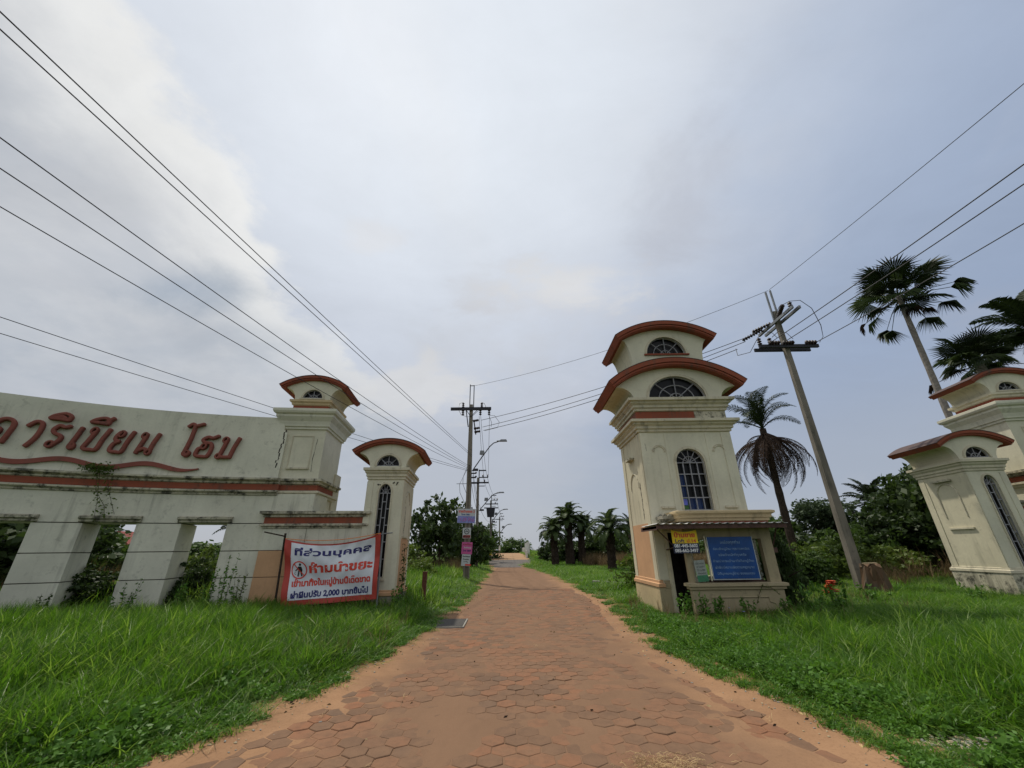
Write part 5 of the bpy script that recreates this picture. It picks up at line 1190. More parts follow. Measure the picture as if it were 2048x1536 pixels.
# house seen through the sign wall bay
R = empty('distant_house', (-47, 46, 0), .15, 'far house with a dull red roof seen through the middle bay of the sign wall', 'house')
MB().box(-4, 4, 0, 7, -.3, 2.7).build('wall', 'plaster', R)
m = MB(); m.poly([(-4.8, 2.6), (4.8, 2.6), (3.6, 4.0), (-3.6, 4.0)], [], -.6, 7.6); m.build('roof', 'roof_red', R)
f = MB().box(-2.5, -1.2, -.06, -.001, .9, 2.0).build('window', 'grille_paint', R); MB().box(-2.4, -1.3, -.07, -.061, 1.0, 1.9).build('pane', 'window_glass', f)
R = empty('radio_mast', (-70, 62, 0), 0, 'thin red lattice mast far beyond the sign wall bay', 'mast'); m = MB()
for a in range(3): m.tube([(.5 * cos(a * 2.1), .5 * sin(a * 2.1), 0), (.2 * cos(a * 2.1), .2 * sin(a * 2.1), 11)], .05, 4)
for k in range(11):
    for a in range(3): m.tube([(.45 * cos(a * 2.1), .45 * sin(a * 2.1), k), (.45 * cos(a * 2.1 + 2.1), .45 * sin(a * 2.1 + 2.1), k + 1)], .03, 3)
m.build('lattice', 'bracket_red', R)

# ------------------------------------------------------------------ vegetation: meshes
def blades(n, h, spread, w, lean, mat, seg=3, seed=1):
    g = np.random.default_rng(seed); V = []; F = []
    for i in range(n):
        a = g.uniform(0, 2 * pi); r = spread * sqrt(g.uniform(0, 1)); bx, by = r * cos(a), r * sin(a)
        th = g.uniform(0, 2 * pi); L_ = h * g.uniform(.5, 1.1); ln = lean * g.uniform(.3, 1.3); ww = w * g.uniform(.7, 1.3); s = len(V)
        px, py = -sin(th), cos(th)
        for k in range(seg + 1):
            t = k / seg; d = ln * L_ * t ** 2; z = L_ * t * (1 - .38 * ln * t); wk = ww * (1 - t) ** .6 if k < seg else 0.0
            cx, cy = bx + cos(th) * d, by + sin(th) * d
            V.append((cx - px * wk, cy - py * wk, z)); V.append((cx + px * wk, cy + py * wk, z))
        for k in range(seg): F.append((s + 2 * k, s + 2 * k + 1, s + 2 * k + 3, s + 2 * k + 2))
    return np_mesh('tuft', V, F, mat)
def leaf_quads(C, S, g, flat=0.0, elong=1.8):
    """one rhombic leaf per centre"""
    n = len(C); d = g.normal(size=(n, 3)); d[:, 2] *= (1 - flat); d /= np.linalg.norm(d, axis=1)[:, None]
    u = np.cross(d, g.normal(size=(n, 3))); u /= np.linalg.norm(u, axis=1)[:, None]
    S = np.asarray(S).reshape(-1, 1); a = d * S * elong * .5; b = u * S * .5; up = np.cross(d, u) * S * .12
    V = np.stack([C - a, C - b * .9 + up, C + a, C + b * .9 + up], 1).reshape(-1, 3)
    return V, np.arange(4 * n).reshape(n, 4)
def weed_mesh(n, h, spread, leaf, mat, seed=1):
    g = np.random.default_rng(seed); C = []; S = []
    for i in range(n):
        a = g.uniform(0, 2 * pi); r = spread * g.uniform(0, 1) ** .6; top = h * g.uniform(.5, 1.0) * (1 - .3 * r / spread)
        for k in range(9):
            t = g.uniform(.1, 1); C.append((r * cos(a) * t * 1.1 + g.normal() * .02, r * sin(a) * t * 1.1 + g.normal() * .02, top * t)); S.append(leaf * g.uniform(.6, 1.2))
    V, F = leaf_quads(np.array(C), np.array(S), g, .5); return np_mesh('weed', V, F, mat)
def hidden_collection(name, meshes):
    c = bpy.data.collections.new(name)
    for i, me in enumerate(meshes):
        o = bpy.data.objects.new('%s_%02d' % (name, i), me); c.objects.link(o)
    return c
def scatter(name, pts, rz, sc, idx, coll, tilt=None):
    n = len(pts); me = bpy.data.meshes.new(name); me.vertices.add(n); me.vertices.foreach_set('co', np.asarray(pts, np.float32).ravel())
    rot = np.zeros((n, 3), np.float32); rot[:, 2] = rz
    if tilt is not None: rot[:, 0] = tilt[:, 0]; rot[:, 1] = tilt[:, 1]
    a = me.attributes.new('rot', 'FLOAT_VECTOR', 'POINT'); a.data.foreach_set('vector', rot.ravel())
    s3 = np.repeat(np.asarray(sc, np.float32)[:, None], 3, 1) if np.ndim(sc) == 1 else np.asarray(sc, np.float32)
    a = me.attributes.new('scl', 'FLOAT_VECTOR', 'POINT'); a.data.foreach_set('vector', s3.ravel())
    a = me.attributes.new('idx', 'INT', 'POINT'); a.data.foreach_set('value', np.asarray(idx, np.int32))
    o = link_mesh(name, me)
    ng = bpy.data.node_groups.new(name, 'GeometryNodeTree'); ng.interface.new_socket('Geometry', in_out='INPUT', socket_type='NodeSocketGeometry'); ng.interface.new_socket('Geometry', in_out='OUTPUT', socket_type='NodeSocketGeometry')
    gi = ng.nodes.new('NodeGroupInput'); go = ng.nodes.new('NodeGroupOutput'); ip = ng.nodes.new('GeometryNodeInstanceOnPoints'); ci = ng.nodes.new('GeometryNodeCollectionInfo')
    ci.inputs['Collection'].default_value = coll; ci.inputs['Separate Children'].default_value = True; ci.inputs['Reset Children'].default_value = True
    def attr(nm, t):
        q = ng.nodes.new('GeometryNodeInputNamedAttribute'); q.data_type = t; q.inputs['Name'].default_value = nm; return q.outputs['Attribute']
    e2r = ng.nodes.new('FunctionNodeEulerToRotation'); ng.links.new(attr('rot', 'FLOAT_VECTOR'), e2r.inputs[0])
    ng.links.new(gi.outputs[0], ip.inputs['Points']); ng.links.new(ci.outputs[0], ip.inputs['Instance']); ip.inputs['Pick Instance'].default_value = True
    ng.links.new(attr('idx', 'INT'), ip.inputs['Instance Index']); ng.links.new(e2r.outputs[0], ip.inputs['Rotation']); ng.links.new(attr('scl', 'FLOAT_VECTOR'), ip.inputs['Scale'])
    ng.links.new(ip.outputs[0], go.inputs[0]); md = o.modifiers.new('scatter', 'NODES'); md.node_group = ng
    return o
def low_zone(x, y):
    b = 1 - .62 * sstep(8.2, 10.2, y) * (x > 3.4) * (1 - sstep(7.2, 8.4, x)); return b * (1 - .30 * sstep(8.5, 12, y) * (x > 7))
def clear_of_things(x, y, m=0.0):
    """mask: True where grass may stand"""
    ok = np.ones(len(x), bool)
    ok &= ~((((x - 3.95) / .55) ** 2 + ((y - 4.30) / .26) ** 2) < 1)
    ok &= ~((((x - 3.32) / .16) ** 2 + ((y - 4.50) / .16) ** 2) < 1)
    ok &= ~((x > 3.9 - m) & (x < 6.95 + m) & (y > 11.15 - m) & (y < 14.4 + m))
    ok &= ~((np.abs(x + 3.93) < .62 + m) & (y > 12.25 - m) & (y < 14.2)); ok &= ~((np.abs(x - 14.72) < .75 + m) & (y > 12.3 - m) & (y < 14.3))
    rr = np.hypot(x - CX, y - CY); an = np.degrees(np.arctan2(x - CX, y - CY))
    pier = np.zeros(len(x), bool)
    for p0, p1 in ((-43, -39.4), (-35.2, -31.6), (-27.5, -23.9), (-19.75, -16.0), (-11.85, 1)): pier |= (an > p0 - .3) & (an < p1 + .3)
    ok &= ~((rr > RAD - .02 - m) & (rr < RAD + 1.0) & pier)
    return ok
def region(n, x0, x1, y0, y1, seed, edge_l=0.0, edge_r=0.0):
    g = np.random.default_rng(seed); x = g.uniform(x0, x1, n); y = g.uniform(y0, y1, n)
    le = np.interp(y, LEy, LEx) + .25 * (vnoise(x, y, .5, 9) - .5) + .22 * (vnoise(x, y, .16, 4) - .5); re = np.interp(y, REy, REx) + .35 * (vnoise(x, y, .6, 8) - .5) + .2 * (vnoise(x, y, .18, 6) - .5)
    out = np.maximum(le - x, x - re); ok = (out > 0) & clear_of_things(x, y)
    return x[ok], y[ok], out[ok], g
def grasses():
    T = [blades(26, .50, .13, .0070, .75, 'grass_blade', 4, 1), blades(26, .44, .14, .0066, 1.05, 'grass_blade', 4, 2), blades(22, .62, .12, .0082, .55, 'grass_blade', 4, 3), blades(20, .42, .15, .0070, 1.2, 'grass_blade_pale', 4, 4),
         blades(12, .70, .12, .0085, .95, 'grass_blade_pale', 5, 5)]
    near = hidden_collection('tuft', T)
    far = hidden_collection('fartuft', [blades(46, .5, .30, .011, .7, 'grass_blade', 3, 11), blades(46, .55, .32, .011, .9, 'grass_blade_pale', 3, 12), blades(40, .5, .30, .012, .5, 'grass_blade', 3, 13)])
    P = []; RZ = []; S = []; I = []
    for (n, x0, x1, y0, y1, sd) in ((26000, -13, -1.5, 1.2, 12.6, 1), (26000, 2.2, 17, 2.2, 14.5, 2)):
        x, y, out, g = region(n, x0, x1, y0, y1, sd)
        patch = vnoise(x, y, .55, 12) * .55 + vnoise(x, y, 1.9, 13) * .45
        h = (.22 + .78 * sstep(0.0, 1.1, out)) * (.48 + 1.05 * patch)
        if sd == 2: h = h * (.40 + .50 * sstep(.7, 3.0, out)) * (1 - .35 * sstep(6.0, 9, y) * (x > 7.5) * (x < 14)) * low_zone(x, y)
        else: h = h * (.80 + .35 * sstep(1, 4, out)) * (1 - .24 * sstep(8.5, 11, np.hypot(x * .55, y)))
        keep = g.random(len(x)) < np.where(out < .3, .75, 1.0) * (.55 + .6 * sstep(.25, .6, patch)) * np.where(np.hypot(x, y) > 9, .7, 1.0)
        x, y, h, patch = x[keep], y[keep], h[keep], patch[keep]
        P.append(np.stack([x, y, gz(x, y)], 1)); RZ.append(g.uniform(0, 2 * pi, len(x))); S.append(np.stack([.75 + .35 * h, .75 + .35 * h, h], 1))
        I.append(np.where(g.random(len(x)) < .25 * patch + .07, g.integers(3, 5, len(x)), g.integers(0, 3, len(x))))
    P = np.concatenate(P); o = scatter('grass', P, np.concatenate(RZ), np.concatenate(S), np.concatenate(I), near, RNG.normal(0, .20, (len(P), 2)))
    tag(o, 'long uncut green grass on both verges of the lane', kind='stuff')
    P = []; RZ = []; S = []; I = []
    for (n, x0, x1, y0, y1, sd, hs) in ((9000, -30, -1.4, 12, 42, 3, 1.0), (5000, -34, -13, 1.5, 13, 6, 1.0), (11000, 1.0, 34, 13.8, 44, 4, .8), (3500, 15, 30, 3, 15, 7, .8), (9000, -60, 70, 40, 90, 5, 1.3)):
        x, y, out, g = region(n, x0, x1, y0, y1, sd); h = (.35 + .65 * sstep(0, 1.5, out)) * (.7 + .6 * vnoise(x, y, 2.0, 14)) * hs * (1 + .75 * sstep(.6, 2.2, out) * (sd == 3) * (y < 26))
        P.append(np.stack([x, y, gz(x, y)], 1)); RZ.append(g.uniform(0, 2 * pi, len(x))); S.append(np.stack([.9 + .3 * h, .9 + .3 * h, h], 1)); I.append(g.integers(0, 3, len(x)))
    P = np.concatenate(P); o = scatter('meadow_grass', P, np.concatenate(RZ), np.concatenate(S), np.concatenate(I), far)
    tag(o, 'rough green grass of the fields behind the gate', kind='stuff')
    # leafy ground cover
    W = hidden_collection('leafyweed', [weed_mesh(18, .20, .22, .028, 'weed_leaf', 1), weed_mesh(20, .15, .24, .024, 'weed_leaf', 2), weed_mesh(14, .28, .18, .034, 'weed_leaf', 3)])
    P = []; RZ = []; S = []; I = []
    for (n, x0, x1, y0, y1, sd, lim) in ((5200, -12, -3.4, 3, 11.2, 61, 99), (6000, 3.4, 17, 3.4, 13.5, 62, 99), (3600, 2.2, 8.5, 3.8, 12.2, 21, 1.6), (1500, -6, -1.5, 2, 12, 22, .5), (1500, 7, 17, 8, 13, 23, 9), (700, 6.9, 9, 10.5, 14, 24, 9)):
        x, y, out, g = region(n, x0, x1, y0, y1, sd); k = (g.random(len(x)) < np.clip(1.25 - out / lim, 0, 1)) & ((lim < 50) | (vnoise(x, y, .75, 60 + int(lim < 0)) * .6 + vnoise(x, y, 2.6, 63) * .4 > np.where(x < 0, .66, .61))); x, y, out = x[k], y[k], out[k]; h = (.45 + .75 * sstep(0, .8, out)) * g.uniform(.6, 1.2, len(x)) * (1.2 if lim > 50 else 1) * low_zone(x, y) ** .8
        P.append(np.stack([x, y, gz(x, y) - .01], 1)); RZ.append(g.uniform(0, 2 * pi, len(x))); S.append(h); I.append(g.integers(0, 3, len(x)))
    o = scatter('ground_cover', np.concatenate(P), np.concatenate(RZ), np.concatenate(S), np.concatenate(I), W)
    tag(o, 'low leafy weeds creeping over the sandy edges', kind='stuff')
    # dry brown reeds at the back
    St = hidden_collection('strawtuft', [blades(14, .62, .10, .0045, .9, 'grass_dry', 4, 41), blades(10, .75, .08, .0045, .5, 'grass_dry', 4, 42)]); x, y, out, g = region(1500, -13, 17, 3, 13.5, 71); k = (vnoise(x, y, 1.4, 71) > .55) & (out > .15); x, y = x[k], y[k]; n = len(x)
    o = scatter('straw_tufts', np.stack([x, y, gz(x, y)], 1), g.uniform(0, 6.28, n), g.uniform(.5, 1.0, n), g.integers(0, 2, n), St); tag(o, 'dry yellow stalks among the green grass', kind='stuff')
    Dc = hidden_collection('drytuft', [blades(60, 1.3, .35, .012, .35, 'grass_dry', 3, 31), blades(60, 1.0, .4, .012, .55, 'grass_dry', 3, 32)])
    P = []
    for (n, x0, x1, y0, y1, sd) in ((420, -13, -3.6, 24.5, 33, 31), (900, 6.8, 22, 34, 42, 32), (60, 13.5, 27, 15.5, 19, 33), (500, -22, -11.5, 13.5, 20, 34)):
        g = np.random.default_rng(sd); x = g.uniform(x0, x1, n); y = g.uniform(y0, y1, n); k = vnoise(x, y, 2.2, 31) > .38; P.append(np.stack([x[k], y[k], gz(x[k], y[k])], 1))
    P = np.concatenate(P); n = len(P); o = scatter('dry_grass', P, RNG.uniform(0, 6.28, n), RNG.uniform(.6, 1.25, n), RNG.integers(0, 2, n), Dc); tag(o, 'stands of dry brown reeds behind the verges', kind='stuff')
grasses()

def verge_litter():
    g = np.random.default_rng(5); ms = []
    for q in range(4):
        m = MB(); n = 6; vs = []
        for z, r in ((-.3, .8), (.25, 1.0), (.6, .55)):
            for k in range(n): a = 2 * pi * k / n; rr = r * (1 + .3 * sin(k * 2.3 + q)); vs.append((rr * cos(a) * .02, rr * sin(a) * .015, z * .016))
        m.add(vs, [(i * n + k, i * n + (k + 1) % n, (i + 1) * n + (k + 1) % n, (i + 1) * n + k) for i in range(2) for k in range(n)] + [tuple(range(2 * n, 3 * n))])
        ms.append(m.build('pebble', 'stone_pale' if q % 2 else 'concrete', mesh_only=True))
    co = hidden_collection('pebble', ms); n = 1600; y = 2.5 + 16 * g.random(n) ** 1.5; right = g.random(n) < .55
    le = np.interp(y, LEy, LEx); re = np.interp(y, REy, REx); o_ = np.abs(g.normal(0, .32, n)) - .12; x = np.where(right, re - o_, le + o_)
    x = np.concatenate([x, g.normal(3.95, .28, 420)]); y = np.concatenate([y, g.normal(4.30, .13, 420)]); n = len(x)
    o = scatter('gravel', np.stack([x, y, np.maximum(np.maximum(sand_h(x, y), -.004), np.where(x > 3.4, gz(x, y), -1)) + .002], 1), g.uniform(0, 6.28, n), g.uniform(.2, .95, n) ** 2 * np.where(x > 3.4, 1.8, 1), g.integers(0, 4, n), co); tag(o, 'scattered grit along the sandy edges', kind='stuff')
    lv = []
    for q in range(3):
        V, F = leaf_quads(np.zeros((1, 3)), [.05], np.random.default_rng(q), .9, 2.0); lv.append(np_mesh('dead_leaf', V, F, ('dead_frond', 'grass_dry', 'straw')[q]))
    lv.append(blades(5, .16, .05, .003, 1.6, 'straw', 3, 91)); co = hidden_collection('deadleaf', lv)
    n = 420; y = 3 + 14 * g.random(n) ** 1.3; le = np.interp(y, LEy, LEx); re = np.interp(y, REy, REx); t = g.random(n); x = np.where(g.random(n) < .75, np.where(g.random(n) < .5, le + np.abs(g.normal(0, .25, n)) - .1, re - np.abs(g.normal(0, .3, n)) + .1), le + t * (re - le))
    o = scatter('fallen_leaves', np.stack([x, y, np.maximum(sand_h(x, y), 0) + .006], 1), g.uniform(0, 6.28, n), g.uniform(.25, .7, n), g.integers(0, 4, n), co); tag(o, 'dead leaves and straws strewn over the lane', kind='stuff')
    # low runners creeping over the sand
    co = hidden_collection('creeping', [blades(14, .13, .10, .0045, 1.5, 'grass_blade', 3, 95), blades(12, .10, .12, .0045, 1.7, 'grass_blade_pale', 3, 96), weed_mesh(8, .07, .12, .022, 'weed_leaf', 97)])
    n = 2200; y = 2.5 + 18 * g.random(n) ** 1.2; le = np.interp(y, LEy, LEx); re = np.interp(y, REy, REx); o_ = g.normal(-.05, .10, n) ; right = g.random(n) < .5; x = np.where(right, re - o_, le + o_); k = vnoise(x, y, .45, 51) > .42; x, y = x[k], y[k]; n = len(x)
    o = scatter('creeping_grass', np.stack([x, y, sand_h(x, y) + .0], 1), g.uniform(0, 6.28, n), g.uniform(.6, 1.4, n), g.integers(0, 3, n), co); tag(o, 'sparse grass runners creeping over the sand', kind='stuff')
verge_litter()

# trees
def crown_mesh(name, mat, nclump, per, leaf, R=(1, 1, .75), seed=0, hollow=.55, clump=.26, flat=0.2):
    g = np.random.default_rng(seed); C = []
    for i in range(nclump):
        d = g.normal(size=3); d[2] = d[2] * .9 + .15; d /= np.linalg.norm(d); r = hollow + (1 - hollow) * g.uniform(0, 1) ** .7; lump = 1 + .22 * sin(3 * atan2(d[1], d[0]) + seed) + .12 * sin(7 * atan2(d[1], d[0]) + 2 * seed)
        c = d * r * lump * np.array(R); s = clump * g.uniform(.5, 1.3)
        q = g.normal(size=(per, 3)) * s * .42; q[:, 2] *= .62; C.append(c + q)
    C = np.concatenate(C); V, F = leaf_quads(C, leaf * g.uniform(.6, 1.4, len(C)), g, flat, 1.6)
    return np_mesh(name, V, F, mat)
CM = {}
def crown(kind, v):
    key = (kind, v)
    if key not in CM:
        CM[key] = {'dark': lambda: crown_mesh('crown', 'tree_leaf_dark', 190, 42, .085, (1, 1, .95), v, .35, .24), 'green': lambda: crown_mesh('crown', 'tree_leaf', 170, 42, .085, (1, 1, .75), v + 10, .4, .24),
                   'sparse': lambda: crown_mesh('crown', 'tree_leaf_dark', 95, 34, .10, (1, 1, .95), v + 60, .25, .26), 'umbrella': lambda: crown_mesh('crown', 'tree_leaf_grey', 110, 40, .06, (1, 1, .36), v + 20, .3, .22, .6), 'bush': lambda: crown_mesh('crown', 'bush_leaf', 130, 40, .08, (1, 1, .8), v + 30, .35, .25),
                   'dense': lambda: crown_mesh('crown', 'tree_leaf', 240, 45, .07, (1, 1, .8), v + 40, .5, .22)}[kind]()
    return CM[key]
TRK = {}
def trunk_mesh(v):
    if v not in TRK:
        g = random.Random(v); m = MB(); m.tube([(0, 0, -.3), (.02, 0, .5), (.05, .03, 1.0)], [.075, .055, .04], 8)
        for i in range(7):
            a = i * 2.4 + g.random(); l = g.uniform(.4, .75); z0 = g.uniform(.55, 1.0)
            m.tube([(.03, .02, z0), (cos(a) * l * .4, sin(a) * l * .4, z0 + .25), (cos(a) * l, sin(a) * l, z0 + .5 + g.random() * .2)], [.035, .022, .008], 5)
        TRK[v] = m.build('trunk', 'bark_dark', mesh_only=True)
    return TRK[v]
TV = [0]
def tree(x, y, H, W, kind, label, cat='tree', name='broadleaf_tree', z=None, ch=None, group='trees and bushes behind the gate', trunk=True):
    """H total height, W crown radius, ch crown half height"""
    TV[0] += 1; v = TV[0] % 3
    z = float(gz(x, y)) if z is None else z
    ch = ch or W * .75; zb = {'sparse': .95, 'dark': .95, 'green': .75, 'umbrella': .36, 'bush': .8, 'dense': .8}[kind]
    R = empty(name, (x, y, z), TV[0] * 1.7, label, cat, group); kz = ch / zb
    link_mesh('crown', crown(kind, v), R, (0, 0, H - ch * 1.05), None, (W, W, kz))
    if trunk:
        th = max(.3, (H - ch * .75) / 1.75); link_mesh('trunk', trunk_mesh(v), R, (0, 0, 0), None, (max(1.2, W * .6), max(1.2, W * .6), th))
    return R
# palms
def frond(L_, droop, nl, ll, mat, seed, start=.12, vee=.5, width=.02, up0=0.0):
    """feather frond along +x; droop = total bend in radians"""
    g = random.Random(seed); m = MB(); n = 14; pts = []; x = z = 0.0; ang = up0
    for i in range(n + 1):
        pts.append(Vector((x, 0, z))); ang_i = up0 - droop * (i / n) ** 1.5; x += cos(ang_i) * L_ / n; z += sin(ang_i) * L_ / n
    m.tube(pts, [.035 * (1 - i / n) + .006 for i in range(n + 1)], 4, False)
    for k in range(nl):
        t = start + (1 - start) * k / (nl - 1); f = t * n; i = min(int(f), n - 1); p = pts[i].lerp(pts[i + 1], f - i); tg = (pts[i + 1] - pts[i]).normalized()
        env = sin(pi * min(1, max(.0, (t - start * .6) / (1 - start * .6))) ** .75) ** .6 * .9 + .12
        for s in (-1, 1):
            l = ll * env * g.uniform(.8, 1.1); side = Vector((0, s, 0)); nrm = tg.cross(side) * s
            d = (tg * .45 + side * .8 + nrm * (-vee * .0) + Vector((0, 0, vee * g.uniform(.1, .6)))).normalized()
            a = p; b = p + d * l * .55; c = p + d * l * .85 + Vector((0, 0, -l * g.uniform(.18, .42))) ; w = tg * width
            q = len(m.v); m.add([a - w * .5, a + w * .5, b + w, b - w, c], [(0, 1, 2, 3), (3, 2, 4)])
    return m.build('frond', mat, mesh_only=True)
def fan_leaf(pet, rad, mat, seed, sweep=2.5, droop=.5):
    g = random.Random(seed); m = MB(); m.tube([(0, 0, 0), (pet * .5, 0, pet * .04), (pet, 0, -.02)], [.03, .02, .015], 4, False); n = 30; o = Vector((pet, 0, -.02))
    for i in range(n):
        a0 = -sweep + 2 * sweep * i / n; a1 = a0 + 2 * sweep / n * .93; am = (a0 + a1) / 2; r = rad * (.82 + .18 * cos(am * .6)) * g.uniform(.9, 1.05)
        P = lambda a, q, dz: o + Vector((cos(a) * q, sin(a) * q, dz))
        fold = .03 * rad
        m.add([o, P(a0, r * .55, -.04 * droop), P(am, r * .58, fold), P(a1, r * .55, -.04 * droop), P(am + g.uniform(-.03, .03), r, -.38 * droop * rad * g.uniform(.6, 1.3))], [(0, 1, 2), (0, 2, 3), (1, 4, 2), (2, 4, 3)])
    return m.build('fan_leaf', mat, mesh_only=True)
FR = {'oil': [frond(2.6, 2.0, 44, .62, 'palm_leaf_green', i, up0=.5, width=.042) for i in range(3)], 'date': [frond(2.2, 1.1, 46, .46, 'palm_leaf', 10 + i, up0=.2, width=.034) for i in range(3)],
      'coco': [frond(3.0, 1.5, 56, .72, 'palm_leaf', 20 + i, up0=.35, width=.040) for i in range(3)], 'coco_thin': [frond(3.0, 1.7, 48, .62, 'palm_leaf', 50 + i, up0=.4, width=.024) for i in range(3)], 'dead': [frond(3.4, 1.75, 44, .36, 'dead_frond', 30 + i, up0=.35, width=.020, vee=-.4) for i in range(3)]}
FL = [fan_leaf(.95, .95, 'palm_leaf', 1), fan_leaf(1.1, .9, 'palm_leaf', 2, 2.3, .8), fan_leaf(.9, .85, 'palm_leaf_green', 3, 2.2, 1.0)]
FDRY = [fan_leaf(2.0, .75, 'palm_leaf', 4, 1.0, 1.7), fan_leaf(1.8, .75, 'palm_leaf_green', 5, 1.1, 1.7), fan_leaf(1.9, .6, 'dead_frond', 6, .7, 1.8)]
def palm(x, y, H, label, kind='oil', n=26, s=1.0, top=(0, 0), r=.22, dead=0, name='feather_palm', e0=1.35, e1=-.5, bark='palm_bark', grp='palms around the gate', z=None, rb=None):
    z = float(gz(x, y)) if z is None else z; R = empty(name, (x, y, z), 0, label, 'palm tree', grp); T = Vector((top[0], top[1], H))
    m = MB(); k = 16; pts = []; rr = []; rb = rb or r * 1.35
    for i in range(k + 1):
        t = i / k; pts.append(Vector((T.x * t ** 1.4, T.y * t ** 1.4, -.3 + (H + .3) * t))); rr.append(rb + (r - rb) * min(1, t * 1.6) + (.012 if i % 2 else -.008))
    m.tube(pts, rr, 10)
    if kind in ('oil', 'date'):   # leaf bases
        g = random.Random(int(x * 10)); 
        for i in range(int(H * 26)):
            t = g.uniform(.15, 1); a = g.uniform(0, 2 * pi); p = Vector((T.x * t ** 1.4, T.y * t ** 1.4, H * t)); q = r * .95; d = Vector((cos(a), sin(a), 0))
            m.taper(p.x + d.x * q, p.y + d.y * q, p.z - .08, p.z + .12, .09, .09, .05, .05, d.x * .10, d.y * .10)
    m.build('trunk', bark, R)
    g = random.Random(int(x * 7 + y)); F = FR[kind]
    for i in range(n):
        t = i / n; e = e0 + (e1 - e0) * t ** .8 + g.uniform(-.12, .12); az = i * 2.39996 + g.uniform(-.2, .2)
        link_mesh('frond', F[i % 3], R, T + Vector((0, 0, .15 * (1 - t))), (g.uniform(-.3, .3), -e, az), s * g.uniform(.8, 1.1))
    for i in range(dead):
        az = i * 2.4 + g.uniform(-.3, .3); link_mesh('dead_frond', FR['dead'][i % 3], R, T + Vector((cos(az) * r * .6, sin(az) * r * .6, -.25 - .12 * (i % 4))), (g.uniform(-.3, .3), g.uniform(.45, 1.25), az), s * g.uniform(.7, 1.08))
    return R
def fanpalm(x, y, H, label, n=22, s=1.0, top=(0, 0), r=.16, dry=6, grp='palms around the gate', z=None):
    z = float(gz(x, y)) if z is None else z; R = empty('fan_palm', (x, y, z), 0, label, 'palm tree', grp); T = Vector((top[0], top[1], H))
    m = MB(); k = 20; m.tube([Vector((T.x * (i / k) ** 1.2, T.y * (i / k) ** 1.2, -.3 + (H + .3) * i / k)) for i in range(k + 1)], [r * (1.5 - .5 * i / k) + (.008 if i % 2 else 0) for i in range(k + 1)], 10); m.build('trunk', 'palm_bark_pale', R)
    g = random.Random(int(x * 3 + 1))
    for i in range(n):
        t = i / n; e = 1.3 - 1.75 * t + g.uniform(-.15, .15); az = i * 2.39996 + g.uniform(-.3, .3)
        link_mesh('fan_leaf', FL[i % 3], R, T, (g.uniform(-.5, .5), -e, az), s * g.uniform(.8, 1.15))
    for i in range(dry):
        az = i * 1.3 + g.uniform(-.2, .2); link_mesh('hanging_leaf', FDRY[i % 3], R, T + Vector((0, 0, -.15)), (g.uniform(-.4, .4), g.uniform(.05, .75), az), s * g.uniform(.8, 1.1))
    return R
# --- right side palms
fanpalm(19.75, 17.2, 13.45, 'tallest fan palm, its crown crossed by the overhead conductors', 22, 1.12, (.48, 0), .105, 11)
fanpalm(25.2, 19.4, 10.6, 'second fan palm, close behind the far right tower roof', 26, 1.05, (.25, 0), .20, 5)
palm(30.6, 19.6, 12.2, 'feathery palm cut by the right edge behind the tower', 'coco', 24, 1.35, (-.2, 0), .16, 0, e1=-.3)
palm(13.1, 20.0, 7.2, 'dark palm with a skirt of dead hanging fronds behind the guard tower', 'coco_thin', 15, .88, (.05, 0), .16, 54, e0=1.5, e1=.15, bark='bark_dark', rb=.20)
# --- palms beyond, centre
palm(3.85, 40, 2.9, 'left palm of the clump right of the distant road', 'oil', 32, .80, (-.1, 0), .30, bark='bark_dark')
palm(5.35, 41, 4.0, 'tallest palm in the clump right of the distant road', 'oil', 36, .90, (0, 0), .36, bark='bark_dark')
palm(6.65, 42, 3.4, 'right palm of the clump right of the distant road', 'oil', 30, .82, (.1, 0), .30, bark='bark_dark')
palm(7.05, 31.2, 2.65, 'stout single palm in the grass between the clump and the guard tower', 'oil', 34, .76, (.1, 0), .27, bark='bark_dark')
palm(10.6, 38, 3.3, 'small feathery palm just left of the guard tower', 'date', 20, .75)
palm(9.6, 55, 4.2, 'grey palm farther back between the single palm and the guard tower', 'date', 18, .9)
palm(-8.0, 36.5, 3.6, 'lone short palm in front of the dark tree right of the left pillar', 'date', 18, .55, (0, 0), .26, 0, e1=-.2)
palm(-28.6, 27, 9.2, 'palm whose top just shows above the sign wall', 'date', 18, .8)
palm(-21.5, 33, 3.4, 'palm seen through the bay left of the middle pier', 'date', 16, .9)
palm(-17.0, 30.0, 3.7, 'palm seen at the upper right of the third bay', 'date', 16, .8)
palm(24.6, 28.0, 4.1, 'spiky palm beside the utility pole on the right', 'date', 22, 1.0)
palm(30.5, 30.0, 4.8, 'palm at the left flank of the big dark tree', 'date', 22, 1.0)
# --- broadleaf trees
tree(-5.4, 31.0, 5.3, 2.1, 'sparse', 'big dark tree behind the nearest utility pole', ch=2.3)
tree(-3.9, 36.0, 4.0, 1.5, 'sparse', 'dark tree hard against the nearest pole signs', ch=1.9)
tree(-4.6, 46.0, 3.9, 2.2, 'dense', 'dense green tree behind the second pole', ch=1.9)
tree(-5.2, 60.0, 4.2, 3.0, 'dense', 'dense tree row end at the left bridge railing', ch=2.2)
tree(-6.5, 52.0, 4.8, 3.2, 'dark', 'dark tree beyond the second pole', ch=2.4)
tree(-7.6, 27.0, 2.3, 1.7, 'bush', 'bushy shrub right of the left pillar', 'bush', 'bush', ch=1.2)
tree(-10.4, 33.0, 3.1, 2.4, 'dense', 'leafy bush behind the lone short palm', 'bush', 'bush', ch=1.5)
tree(-5.2, 23.5, 1.2, 1.1, 'bush', 'low shrub in the grass before the dark tree', 'bush', 'bush', ch=.7)
